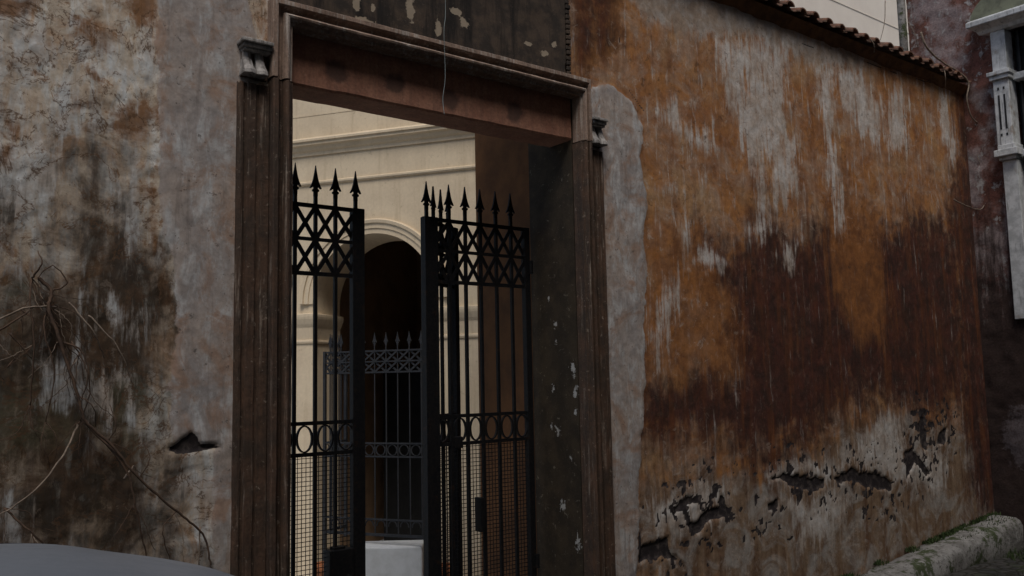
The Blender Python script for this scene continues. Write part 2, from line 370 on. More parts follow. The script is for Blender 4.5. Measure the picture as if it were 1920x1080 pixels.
    rc = n.mix(rc, (.32, .2, .135), A(n.step(nb, .46, .64), .8)); rc = n.mix(rc, (.2, .165, .145), A(n.step(nv2, .52, .7), .55)); rc = n.mix(rc, (.10, .085, .075), A(n.step(n.noise(21., 6, .7), .62, .67), .7))
    c = n.mix(c, rc, n.thr(repair, n3, 1.1, .36, .60))
    # curling edges between coats, mostly on the left
    cl = n.math('ABSOLUTE', n.math('SUBTRACT', n.noise(2.4, 9, .62, .8), .5)); cl2 = n.math('ABSOLUTE', n.math('SUBTRACT', n.noise(4.3, 9, .64, .6), .52))
    ln = n.math('MAXIMUM', n.math('MULTIPLY', n.step(cl, .012, .003), n.step(n2, .43, .53)), n.math('MULTIPLY', n.step(cl2, .012, .003), n.step(n1, .47, .56)))
    ln = n.math('MULTIPLY', n.math('MULTIPLY', ln, n.math('SUBTRACT', 1., repair)), n.math('ADD', A(left, .75), .22))
    c = n.mix(c, (.11, .062, .035), A(ln, .85))
    # pits and fly specks
    c = n.mulc(c, n.mix((.35, .29, .25), (1, 1, 1), n.step(n.math('ADD', n.noise(38., 3, .55), A(n1, .3)), .40, .46)), .7)
    c = n.mulc(c, n.grey(n.step(n3, .25, .75, .80, 1.16))); c = n.mulc(c, n.grey(n.step(n4, .25, .75, .90, 1.08)))
    hc = n.mix((.028, .023, .024), (.095, .078, .072), n.step(n3, .45, .68))
    c = n.mix(c, hc, n.thr(hole, n.math('ADD', A(n3, .6), A(n4, .4)), 0.7, .40, .56))
    n.color(c)
    n.bump(n.math('ADD', A(n3, .8), n.math('ADD', A(n4, .15), A(nw, .6))), .35, .012)
    return n.m
def stone_material(name, a, b, pale, dirt, palek=.66, streak=.8, palem=.8):
    n = Nodes(name, .85, .25)
    nv = n.noise((22, 22, 1.1), 8, .66, .3); nv3 = n.noise((48, 48, 1.5), 8, .66, .3); n2 = n.noise(7., 8, .66); nf = n.noise(55., 6, .7); nh = n.noise((10, 10, 1.4), 8, .72, .6)
    c = n.mix(a, b, n.step(n2, .34, .66)); c = n.mix(c, dirt, n.math('MULTIPLY', n.step(nv, .42, .64), streak))
    c = n.mix(c, pale, n.math('MULTIPLY', n.step(n.math('ADD', n.math('MULTIPLY', nh, .5), n.math('MULTIPLY', nv3, .5)), palek-.10, palek), palem))
    c = n.mix(c, pale, n.math('MULTIPLY', n.step(n.noise(30., 7, .72), .61, .64), palem*.7))
    c = n.mulc(c, n.grey(n.step(nf, .25, .75, .75, 1.18)))
    n.color(c); n.bump(n.math('ADD', nf, n.math('MULTIPLY', n2, .8)), .5, .006)
    return n
def beam_material():
    n = stone_material('red_stone', (.37, .185, .12), (.28, .13, .085), (.46, .3, .22), (.2, .11, .08), .70, .45, .4)
    c = n.b.inputs['Base Color'].links[0].from_socket
    for x, z in SPOTS:
        b = n.blob(x, z, .10, .095); ring = n.step(n.math('ADD', b, n.math('MULTIPLY', n.math('SUBTRACT', n.noise(14., 5, .7), .5), .8)), .05, .5)
        c = n.mix(c, (.07, .045, .038), n.math('MULTIPLY', ring, .75))
    n.color(c); return n.m
def panel_material():
    n = Nodes('soot_dark_plaster', .9, .2)
    n2 = n.noise(9., 7, .65); nf = n.noise(50., 6, .7)
    c = n.mix((.04, .033, .028), (.085, .062, .046), n.step(n2, .36, .62)); c = n.mix(c, (.022, .019, .017), n.step(n.noise((9, 9, 1.2), 7, .66), .45, .65))
    c = n.mix(c, (.13, .1, .08), n.math('MULTIPLY', n.step(nf, .6, .68), .5))
    m = None
    for x, z, a, b in PEEL:
        v = n.blob(x, z, a, b); m = v if m is None else n.math('MAXIMUM', m, v)
    pm = n.step(n.math('ADD', m, n.math('MULTIPLY', n.math('SUBTRACT', n.noise(22., 6, .7), .5), 2.4)), .15, .3)
    c = n.mix(c, (.33, .27, .2), pm); n.color(c); n.bump(n.math('ADD', nf, n.math('MULTIPLY', pm, -1.5)), .5, .006)
    return n.m
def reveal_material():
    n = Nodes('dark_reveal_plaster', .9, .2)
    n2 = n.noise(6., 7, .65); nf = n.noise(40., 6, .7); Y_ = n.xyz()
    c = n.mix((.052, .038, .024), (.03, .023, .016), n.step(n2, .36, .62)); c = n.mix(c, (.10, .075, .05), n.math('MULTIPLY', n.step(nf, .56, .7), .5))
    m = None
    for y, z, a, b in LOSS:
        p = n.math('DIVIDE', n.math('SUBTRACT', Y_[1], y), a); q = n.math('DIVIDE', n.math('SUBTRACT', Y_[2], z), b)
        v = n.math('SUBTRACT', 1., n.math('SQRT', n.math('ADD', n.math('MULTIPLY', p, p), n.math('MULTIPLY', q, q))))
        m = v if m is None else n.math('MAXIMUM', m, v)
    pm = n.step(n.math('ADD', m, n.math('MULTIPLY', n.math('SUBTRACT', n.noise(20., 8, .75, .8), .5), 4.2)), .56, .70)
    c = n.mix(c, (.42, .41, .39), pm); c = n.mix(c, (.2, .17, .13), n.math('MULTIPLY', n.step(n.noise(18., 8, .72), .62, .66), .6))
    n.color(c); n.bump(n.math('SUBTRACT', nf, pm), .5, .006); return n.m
def end_material():
    n = Nodes('red_stucco', .9, .15)
    z = n.xyz()[2]; n1 = n.noise(2.2, 7, .65); n2 = n.noise(8., 7, .65, .4); nv = n.noise((14, 14, 1.4), 7, .65); nf = n.noise(45., 6, .7)
    c = n.mix((.19, .085, .066), (.115, .055, .042), n.step(n2, .38, .62)); c = n.mix(c, (.30, .245, .24), n.math('MULTIPLY', n.step(n1, .44, .58), .85))
    c = n.mix(c, (.36, .34, .33), n.step(n.math('ADD', n2, n.math('MULTIPLY', nv, .6)), .86, .98))
    foot_mask = n.step(n.math('ADD', z, n.math('MULTIPLY', n.math('SUBTRACT', nv, .5), 3.6)), 2.3, 3.7)  # stucco colour gets darker towards the foot, edge broken by streak noise
    c = n.mix(n.mix((.025, .019, .018), (.065, .04, .033), n2), c, foot_mask)
    Yc = n.xyz()[1]; py = n.math('DIVIDE', n.math('ADD', Yc, .42), .34); pz = n.math('DIVIDE', n.math('SUBTRACT', z, .95), .42)
    pt = n.math('SUBTRACT', 1., n.math('SQRT', n.math('ADD', n.math('MULTIPLY', py, py), n.math('MULTIPLY', pz, pz))))
    c = n.mix(c, n.mix((.2, .17, .175), (.09, .07, .07), n.step(nf, .4, .6)), n.math('MULTIPLY', n.step(n.math('ADD', pt, n.math('MULTIPLY', n.math('SUBTRACT', n2, .5), 2.4)), .05, .4), .8))
    c = n.mulc(c, n.grey(n.step(nf, .25, .75, .65, 1.2))); n.color(c); n.bump(n.math('ADD', nf, n2), .5, .012); return n.m
def cream_material():
    n = Nodes('cream_plaster', .9, .15)
    n2 = n.noise(2.5, 6, .6); nf = n.noise(30., 6, .7); nv = n.noise((12, 12, .8), 6, .65)
    c = n.mix((.68, .555, .385), (.62, .50, .345), n.step(n2, .38, .62)); c = n.mix(c, (.52, .41, .27), n.math('MULTIPLY', n.step(nv, .5, .7), .55)); c = n.mix(c, (.4, .31, .2), n.math('MULTIPLY', n.step(n.noise(16., 8, .72), .6, .66), .5))
    c = n.mulc(c, n.grey(n.step(nf, .2, .8, .93, 1.05))); n.color(c); n.bump(nf, .15, .003); return n.m
def marble_material():
    n = Nodes('weathered_marble', .7, .3)
    n2 = n.noise(10., 7, .65); nv = n.noise((30, 30, 3), 7, .65); nf = n.noise(50., 6, .7)
    c = n.mix((.62, .63, .63), (.42, .43, .43), n.step(n2, .38, .64)); c = n.mix(c, (.12, .12, .12), n.math('MULTIPLY', n.step(nv, .54, .7), .8))
    c = n.mix(c, (.26, .17, .1), n.math('MULTIPLY', n.step(n.noise(5., 6, .6), .6, .7), .5)); n.color(c); n.bump(n.math('ADD', nf, n2), .4, .006); return n.m
def kerb_material():
    n = Nodes('mossy_stone', .92, .15)
    n2 = n.noise(9., 7, .65); n3 = n.noise(28., 7, .7); g = n.noise(4.5, 7, .65)
    c = n.mix((.34, .33, .31), (.2, .19, .175), n.step(n2, .36, .62)); c = n.mix(c, (.06, .055, .045), n.math('MULTIPLY', n.step(n3, .52, .66), .8))
    c = n.mix(c, (.05, .07, .022), n.math('MULTIPLY', n.step(n.math('ADD', g, n.math('MULTIPLY', n3, .3)), .68, .76), .85)); n.color(c)
    n.bump(n.math('ADD', n3, n2), .8, .02); return n.m
def ground_material():
    n = Nodes('basalt_setts', .85, .25)
    v = n.vor(8.5, 'DISTANCE_TO_EDGE'); n2 = n.noise(6., 6, .65); nf = n.noise(60., 5, .7)
    c = n.mix((.045, .044, .042), (.075, .07, .064), n.step(n2, .4, .6)); c = n.mix((.03, .028, .02), c, n.step(v, .03, .09))
    c = n.mix(c, (.045, .065, .02), n.math('MULTIPLY', n.step(n.noise(1.6, 6, .7), .52, .62), .6)); n.color(c)
    n.bump(n.math('ADD', n.step(v, .0, .16), n.math('MULTIPLY', nf, .2)), .8, .02); return n.m
def tile_material():
    n = Nodes('old_roof_tile', .9, .15); n2 = n.noise(11., 7, .65); n3 = n.noise(40., 6, .7)
    c = n.mix((.19, .095, .062), (.105, .066, .05), n.step(n2, .38, .62)); c = n.mix(c, (.1, .095, .07), n.math('MULTIPLY', n.step(n3, .5, .65), .7)); n.color(c); n.bump(n3, .5, .006); return n.m
def paint_material():
    n = Nodes('grey_car_paint', .3, .5); f = n.noise(3., 6, .65); d = n.noise(40., 5, .7)
    c = n.mix((.30, .322, .34), (.25, .268, .283), n.step(f, .35, .65)); c = n.mix(c, (.3, .28, .25), n.math('MULTIPLY', n.step(d, .58, .7), .35))
    n.color(c); n.L(n.step(f, .3, .7, .28, .5), n.b.inputs['Roughness']); return n.m
def iron_material():
    n = Nodes('black_iron', .6, .16); f = n.noise(14., 7, .7); d = n.noise(55., 6, .7)
    c = n.mix((.004, .0045, .006), (.010, .009, .009), n.step(d, .4, .6)); c = n.mix(c, (.03, .015, .008), n.math('MULTIPLY', n.step(f, .56, .68), .6)); n.color(c)
    n.bump(d, .4, .003); return n.m
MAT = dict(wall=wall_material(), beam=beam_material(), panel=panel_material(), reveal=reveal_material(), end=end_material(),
    frame=stone_material('brown_stone', (.105, .06, .039), (.06, .042, .031), (.38, .31, .25), (.04, .03, .023), .63, .5, .65).m, arch=stone_material('dusty_brown_stone', (.32, .225, .17), (.24, .165, .125), (.46, .41, .36), (.12, .085, .068), .60, .5).m,
    cream=cream_material(), marble=marble_material(), kerb=kerb_material(), ground=ground_material(), tile=tile_material(),
    iron=iron_material(),
    greyiron=simple('dusty_iron', (.026, .027, .03), (.016, .017, .019), 20, .65, .3, 0, .2, .002),
    core=simple('rubble_core', (.2, .15, .11), (.12, .09, .07), 6), brown=simple('brown_render', (.15, .068, .028), (.095, .045, .021), 3.2, .9, .15, 0, .2, .004),
    room=simple('dark_vault_plaster', (.3, .19, .11), (.2, .125, .075), 3), wood=simple('brown_planks', (.24, .135, .07), (.16, .09, .048), 9, .7),
    whitestone=simple('pale_travertine', (.56, .57, .57), (.47, .48, .47), 7, .85), terracotta=simple('terracotta', (.45, .17, .07), (.33, .12, .05), 9),
    mortar=simple('eaves_mortar', (.24, .125, .06), (.12, .07, .042), 9, .92, .1, 0, .6, .012),
    twig=simple('dry_twig', (.12, .075, .05), (.06, .04, .03), 30), paletwig=simple('pale_twig', (.30, .235, .18), (.17, .13, .10), 30),
    leaf=simple('grass_green', (.048, .075, .02), (.03, .048, .015), 15, .7), thread=simple('pale_thread', (.3, .35, .35), None, 5),
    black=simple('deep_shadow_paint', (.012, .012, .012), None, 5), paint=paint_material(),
    glass=simple('dark_car_glass', (.015, .018, .02), None, 3, .08, .6, 0, 0), rubber=simple('black_rubber', (.02, .02, .02), None, 20, .8), chrome=simple('alloy', (.5, .5, .5), (.4, .4, .4), 8, .35, .5, .9, 0),
    lampglass=simple('lamp_lens', (.6, .6, .58), None, 5, .15, .5, 0, 0), redlens=simple('tail_lens', (.3, .015, .01), None, 5, .2, .5, 0, 0),
    opp=simple('opposite_plaster', (.30, .22, .15), (.2, .15, .11), 2.5), shutter=simple('shutter_green', (.035, .06, .045), None, 8, .6), farcream=simple('far_cream_plaster', (.76, .66, .54), (.70, .60, .49), 1.2, .9, .1, 0, .1),
    sootstone=simple('niche_black', (.02, .02, .022), (.04, .04, .042), 6), brick=simple('old_brick', (.07, .052, .048), (.045, .036, .034), 14), lichen=simple('lichen_stone', (.22, .23, .16), (.13, .135, .1), 8))

# ================================================================== the setting
GZ = -.25
def sheet(name, x0, x1, y0, y1, z, mat, nx=40, ny=40, amp=.0):
    xs = np.linspace(x0, x1, nx); ys = np.linspace(y0, y1, ny); v = []; f = []
    for j in range(ny):
        for i in range(nx): v.append((xs[i], ys[j], z+amp*(float(fbm(np.array(xs[i]*.8), np.array(ys[j]*.8), 3))-.5)))
    for j in range(ny-1):
        for i in range(nx-1): a = j*nx+i; f.append((a, a+1, a+nx+1, a+nx))
    m = MB(); m.add(v, f); o = m.build(name, mat, None, True); return tag(o, kind='structure')
sheet('ground', -300, 300, -300, 300, -1.0, MAT['ground'], 3, 3)
sheet('street', -30, 30, -30, .0, GZ, MAT['ground'], 160, 120, .05)
sheet('courtyard_floor', -12, 30, .9, 30, -.62, MAT['whitestone'], 3, 3)
m = MB(); m.box(2.05, 4.34, -.02, .62, -.98, GZ+.03); m.box(2.0, 4.30, .62, .95, -.98, -.42)
tag(m.build('threshold_steps', MAT['kerb'], None, False, .01), kind='structure')

# ------------------------------------------------------------------ street wall
WX0, WX1 = -5.0, 10.57
wall = empty('street_wall', (2, 0, GZ), 'tall weathered street wall with peeling ochre and grey plaster round the gateway', 'wall')
def wpart(mb, name, mat, **k):
    o = mb.build(name, mat, None, **k); o.parent = wall; o.matrix_parent_inverse = Matrix.Translation((-2, 0, -GZ)); return o
ax = np.concatenate([np.linspace(WX0, 0, 80)[:-1], np.linspace(0, 5.2, 401)[:-1], np.linspace(5.2, WX1, 320)])
az = np.linspace(GZ-.1, 5.0, 371)
X, Z = np.meshgrid(ax, az)
wx = X+.10*(fbm(X*3, Z*3, 1)-.5)+.05*(fbm(X*14, Z*9, 9)-.5); wz = Z+.16*(fbm(X*3, Z*2.5, 5)-.5)+.05*(fbm(X*14, Z*9, 15)-.5)
def mask(key, soft, jag=1.):
    d = np.full(X.shape, 1e9)
    for p in FEAT[key]: d = np.minimum(d, sdf(p, X+(wx-X)*jag, Z+(wz-Z)*jag))
    if key == 'hole': d = d+.008+.05*(fbm(X*17, Z*17, 301, 4)-.47)
    if key == 'repair': d = d+.05*(fbm(X*15, Z*12, 311, 4)-.47)
    return sstep(soft, -soft, d), d
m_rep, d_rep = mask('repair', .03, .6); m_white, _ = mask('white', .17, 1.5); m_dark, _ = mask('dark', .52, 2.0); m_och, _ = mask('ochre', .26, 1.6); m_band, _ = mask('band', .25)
m_low, _ = mask('low', .32, 1.8); m_rust, _ = mask('rust', .11); m_hole, d_hole = mask('hole', .012, .45)
crk = np.full(X.shape, 1e9)
for p in CRACKS: crk = np.minimum(crk, linedist(p, wx*.5+X*.5, wz*.5+Z*.5))
m_crk = sstep(.014, .0, crk)*sstep(1.9, 2.4, X)
# scattered small flakes beside the big losses
fl = fbm(X*17, Z*15, 31, 4); near = sstep(.40, .0, d_hole)
m_fl = sstep(.675, .70, fl+.10*near)*sstep(0., .2, near)*sstep(4.6, 5.0, X)*sstep(1.9, 1.5, Z)
holes = np.maximum(np.maximum(m_hole, m_crk*.75*(fbm(X*6, Z*6, 321, 3)>.40)), m_fl)
left = sstep(2.2, 1.8, X)
rel = .016*(fbm(X*1.3, Z*1.1, 41)-.5)+.010*(fbm(X*5, Z*4, 51)-.5)+.005*(fbm(X*22, Z*20, 61, 3)-.5)
rel += .010*m_rep + .006*left*(sstep(.48, .54, fbm(X*3.3, Z*3.0, 71))-.5)*(1-m_rep) + .004*m_white
rel += .003*sstep(.0, .02, d_hole)*sstep(.12, .02, d_hole)*(1-m_hole)
rel -= .013*np.maximum(m_hole, m_fl*.3)*(.75+.5*fbm(X*18, Z*18, 81)) + .002*m_crk
nz, nx = X.shape
Y = -rel
idx = np.arange(nx*nz).reshape(nz, nx)
cx = (X[:-1, :-1]+X[1:, 1:])/2; cz = (Z[:-1, :-1]+Z[1:, 1:])/2
keep = ~((cx > 1.95) & (cx < 4.34) & (cz < 3.86))
q = np.stack([idx[:-1, :-1], idx[:-1, 1:], idx[1:, 1:], idx[1:, :-1]], -1)[keep]
me = bpy.data.meshes.new('plaster'); co = np.stack([X, Y, Z], -1).reshape(-1, 3)
used = np.unique(q); remap = np.full(nx*nz, -1); remap[used] = np.arange(len(used)); q = remap[q]
me.vertices.add(len(used)); me.vertices.foreach_set('co', co[used].astype(np.float32).ravel())
me.loops.add(q.size); me.loops.foreach_set('vertex_index', q.ravel().astype(np.int32))
me.polygons.add(len(q)); me.polygons.foreach_set('loop_start', (np.arange(len(q))*4).astype(np.int32)); me.polygons.foreach_set('use_smooth', np.ones(len(q), bool))
me.update(calc_edges=True)
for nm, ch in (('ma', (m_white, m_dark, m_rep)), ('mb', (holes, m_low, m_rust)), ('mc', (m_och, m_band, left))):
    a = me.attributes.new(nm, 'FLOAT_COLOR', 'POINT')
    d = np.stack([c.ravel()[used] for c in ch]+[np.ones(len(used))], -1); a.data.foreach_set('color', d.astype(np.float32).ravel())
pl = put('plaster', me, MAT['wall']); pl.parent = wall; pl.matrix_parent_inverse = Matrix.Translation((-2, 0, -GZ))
m = MB(); m.box(WX0, 2.03, .05, .56, -1, 4.99); m.box(4.36, WX1, .05, .56, -1, 4.99); m.box(2.03, 4.36, .05, .56, 3.98, 4.99)
wpart(m, 'masonry_core', MAT['core'])
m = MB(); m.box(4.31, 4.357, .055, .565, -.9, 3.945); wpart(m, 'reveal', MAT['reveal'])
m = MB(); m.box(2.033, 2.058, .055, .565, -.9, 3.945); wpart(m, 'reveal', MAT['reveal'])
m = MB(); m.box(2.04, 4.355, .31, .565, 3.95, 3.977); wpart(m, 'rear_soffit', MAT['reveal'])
# eaves: mortar bed with a rough underside, then cover and pan tiles
v = []; f = []; xs = np.arange(WX0, WX1+.03, .05)
for i, x in enumerate(xs):
    j = .03*(float(fbm(np.array(x*5.), np.array(.3), 91))-.5); k = .02*(float(fbm(np.array(x*9.), np.array(2.3), 95))-.5)
    v += [(x, .0, 4.95+j*2.2), (x, -.02+k, 4.965+j), (x, -.05+k, 5.005+j*.5), (x, -.08+k, 5.04), (x, .5, 5.11)]
    if i:
        a = (i-1)*5
        f += [(a+t, a+5+t, a+6+t, a+t+1) for t in range(4)]
m = MB(); m.add(v, f); wpart(m, 'eaves_mortar', MAT['mortar'])
def tile_mesh(r0, r1, L, up):
    m = MB(); v = []; f = []; n = 10
    for e, (r, y, z) in enumerate(((r0, 0, 0), (r1, L, L*.36))):
        for th in (0, .016):
            for k in range(n+1):
                a = math.pi*k/n; v.append((-(r-th)*math.cos(a), y, z+(r-th)*math.sin(a)*(.8 if up else -.55)))
    N = n+1
    for k in range(n):
        f += [(k, k+1, 2*N+k+1, 2*N+k), (N+k, 3*N+k, 3*N+k+1, N+k+1), (k, N+k, N+k+1, k+1), (2*N+k, 2*N+k+1, 3*N+k+1, 3*N+k)]
    m.add(v, f); me = m.mesh('roof_tile'); fix(me); me.materials.append(MAT['tile']); return me
tc, tp = tile_mesh(.064, .054, .42, True), tile_mesh(.07, .08, .40, False)
x = WX0+.1; i = 0
while x < WX1-.05:
    for k, row in enumerate((0, 1)):
        o = put('roof_tile', tc, None); o.parent = wall
        o.location = (x-2+random.uniform(-.012, .012), -.15+row*.36+random.uniform(-.025, .02), 5.065-GZ+row*.135+random.uniform(-.006, .008)); o.rotation_euler = (random.uniform(-.03, .03), random.uniform(-.06, .06), random.uniform(-.05, .05))
    o = put('pan_tile', tp, None); o.parent = wall; o.location = (x-2+.11, -.12, 5.095-GZ); o.rotation_euler = (0, 0, random.uniform(-.03, .03))
    x += .218; i += 1

# ------------------------------------------------------------------ stone doorway
door = empty('stone_doorway', (3.2, 0, GZ), 'moulded brown stone door surround with red lintel and side strips round the iron gate', 'doorway')
DI = Matrix.Translation((-3.2, 0, -GZ))
def dpart(o, parent=None):
    if parent is None: o.parent = door; o.matrix_parent_inverse = DI
    else: o.parent = parent
    return o
PROF = [(0, -.02), (0, .085), (.006, .092), (.036, .092), (.042, .085), (.044, .066), (.058, .052), (.072, .046), (.084, .046), (.086, .066), (.094, .084), (.108, .094), (.122, .09), (.133, .076), (.138, .06), (.142, .056), (.158, .056), (.162, .05), (.162, -.04)]
OX0, OX1, OZ1, JZ = 1.93, 4.384, 3.897, 3.43
PROF = [(a*.82, b) for a, b in PROF]; RF = .60  # right jamb is slimmer
def sweep(path_pts, name):
    """path_pts: list of (x,z,dx,dz): outer corner position and inward direction"""
    v = []; f = []; n = len(PROF)
    for i, (x, z, dx, dz) in enumerate(path_pts):
        for o_, p_ in PROF:
            jx = .007*(float(fbm(np.array(x*7+o_*40), np.array(z*7.), 101))-.5); jy = .010*(float(fbm(np.array(x*9.), np.array(z*9.+o_*30), 111))-.5)
            if p_ < 0: jx = jy = 0
            v.append((x+dx*(o_+jx), -(p_+jy), z+dz*(o_+jx)))
        if i:
            a = (i-1)*n; f += [(a+k, a+k+1, a+n+k+1, a+n+k) for k in range(n-1)]
    f.append(tuple(range(n))); f.append(tuple((len(path_pts)-1)*n+k for k in range(n-1, -1, -1)))
    m = MB(); m.add(v, f); return dpart(m.build(name, MAT['arch' if name == 'architrave' else 'frame'], None, False))
zs = list(np.arange(GZ-.02, JZ-.01, .045))+[JZ-.008]
sweep([(OX0, z, 1, 0) for z in zs], 'jamb'); sweep([(OX1, z, -RF, 0) for z in zs], 'jamb')
top = [(OX0-.006, z, 1, 0) for z in np.linspace(JZ+.002, OZ1-.17, 9)]+[(OX0-.006, OZ1, 1, -1)]+[(x, OZ1, 0, -1) for x in np.linspace(OX0+.17, OX1-.17, 54)]+[(OX1+.006, OZ1, -RF, -1)]+[(OX1+.006, z, -RF, 0) for z in np.linspace(OZ1-.17, JZ+.002, 9)]
sweep(top, 'architrave')
# recessed red lintel beam and the thin red returns at its ends
v = []; f = []; xs = np.linspace(2.01, 4.306, 70)
for i, x in enumerate(xs):
    j = .014*(float(fbm(np.array(x*6.), np.array(1.), 121))-.5); k = .012*(float(fbm(np.array(x*3.), np.array(9.), 131))-.5)
    v += [(x, .05+k, 3.79), (x, .05+k, 3.47+j), (x, .058+k, 3.455+j), (x, .30, 3.455+j*.6), (x, .30, 3.79)]
    if i: a = (i-1)*5; f += [(a+t, a+(t+1) % 5, a+5+(t+1) % 5, a+5+t) for t in range(5)]
f += [(0, 1, 2, 3, 4), tuple(69*5+t for t in (4, 3, 2, 1, 0))]
m = MB(); m.add(v, f); dpart(m.build('lintel', MAT['beam'], None))
# soot-dark panel above the doorway
v = []; f = []; xs = np.linspace(1.99, 4.20, 60); zz = np.linspace(3.893, 4.92, 30)
for z in zz:
    for x in xs: v.append((x, -.030-.012*(float(fbm(np.array(x*5.), np.array(z*5.), 141))-.5), z))
for j in range(29):
    for i in range(59): a = j*60+i; f.append((a, a+1, a+61, a+60))
m = MB(); m.add(v, f); m.box(1.985, 2.0, -.028, .03, 3.898, 4.92); m.box(4.19, 4.206, -.028, .03, 3.898, 4.92); dpart(m.build('frieze_panel', MAT['panel'], None, True))
m = MB()
for k in range(24): # ragged mortar bead down the right side of the panel
    z = 3.91+k*.039; m.box(4.205, 4.238+.012*random.random(), -.034-.012*random.random(), .03, z, z+.033)
dpart(m.build('edge_bead', MAT['panel'], None, False, .006))
# side strips with grooves and the bracket on top of each
def strip(xa, xb):
    W = xb-xa; prof = [(0, 0), (0, .035), (.018, .04), (.03, .04), (.034, .028), (.05, .028), (.055, .045), (.1, .045), (.105, .03), (.12, .03), (.124, .04), (W, .04), (W, 0)]
    v = []; f = []; n = len(prof); zs = np.arange(GZ-.02, 3.42, .05)
    for i, z in enumerate(zs):
        for o_, p_ in prof: v.append((xa+o_+.004*(float(fbm(np.array(z*8), np.array(o_*50), 151))-.5), -(p_+(.010*(float(fbm(np.array(z*9.), np.array(o_*60.), 161))-.5) if p_ else -.03)), z))
        if i: a = (i-1)*n; f += [(a+k, a+k+1, a+n+k+1, a+n+k) for k in range(n-1)]
    f.append(tuple((len(zs)-1)*n+k for k in range(n)))
    m = MB(); m.add(v, f); dpart(m.build('side_strip', MAT['frame'], None))
    br = MB(); cxm = (xa+xb)/2; DZ = -.038
    br.box(xa-.004, xb-.003, -.115, .02, 3.628+DZ, 3.652+DZ); br.box(xa+.008, xb-.004, -.10, .02, 3.606+DZ, 3.628+DZ); br.box(xa+.018, xb-.006, -.085, .02, 3.592+DZ, 3.606+DZ)
    cap = dpart(br.build('bracket', MAT['kerbpale'], None, False, .006))
    b2 = MB(); b2.box(xa+.02, xb-.008, -.03, .02, 3.45+DZ, 3.60+DZ); dpart(b2.build('bracket_back', MAT['frame'], None, False), cap)
    for s in (0, 1): # two flared drops
        x0 = xa+.012+s*.072; m = MB()
        lv = [(z_+DZ, a_, b_) for z_, a_, b_ in [(3.6, .046, .05), (3.55, .05, .062), (3.51, .056, .082), (3.478, .066, .108), (3.455, .068, .112)]]
        v = []; f = []
        for z, wd, pr in lv:
            c = x0+.033; v += [(c-wd/2, .01, z), (c-wd/2, -pr*.86, z), (c, -pr, z), (c+wd/2, -pr*.86, z), (c+wd/2, .01, z)]
        for i in range(4): a = i*5; f += [(a+k, a+k+1, a+6+k, a+5+k) for k in range(4)]
        f += [(0, 1, 2, 3, 4), (24, 23, 22, 21, 20)]
        m.add(v, f); dpart(m.build('bracket_drop', MAT['kerbpale'], None, False, .004), cap)
MAT['kerbpale'] = stone_material('pale_bracket_stone', (.42, .39, .36), (.28, .26, .25), (.5, .48, .45), (.1, .09, .08), .62).m
strip(1.745, 1.924); strip(4.390, 4.536)
# ------------------------------------------------------------------ loose thread hanging over the doorway
m = MB(); m.tube(smoothline([(3.05, -.12, 5.0), (3.067, -.14, 4.15), (3.05, -.145, 3.93), (3.072, -.12, 3.65), (3.058, -.11, 3.5), (3.062, -.12, 3.39)], 6), .0019, 5)
tag(m.build('thread', MAT['thread'], None, True), 'thin pale thread hanging down in front of the door lintel', 'thread')

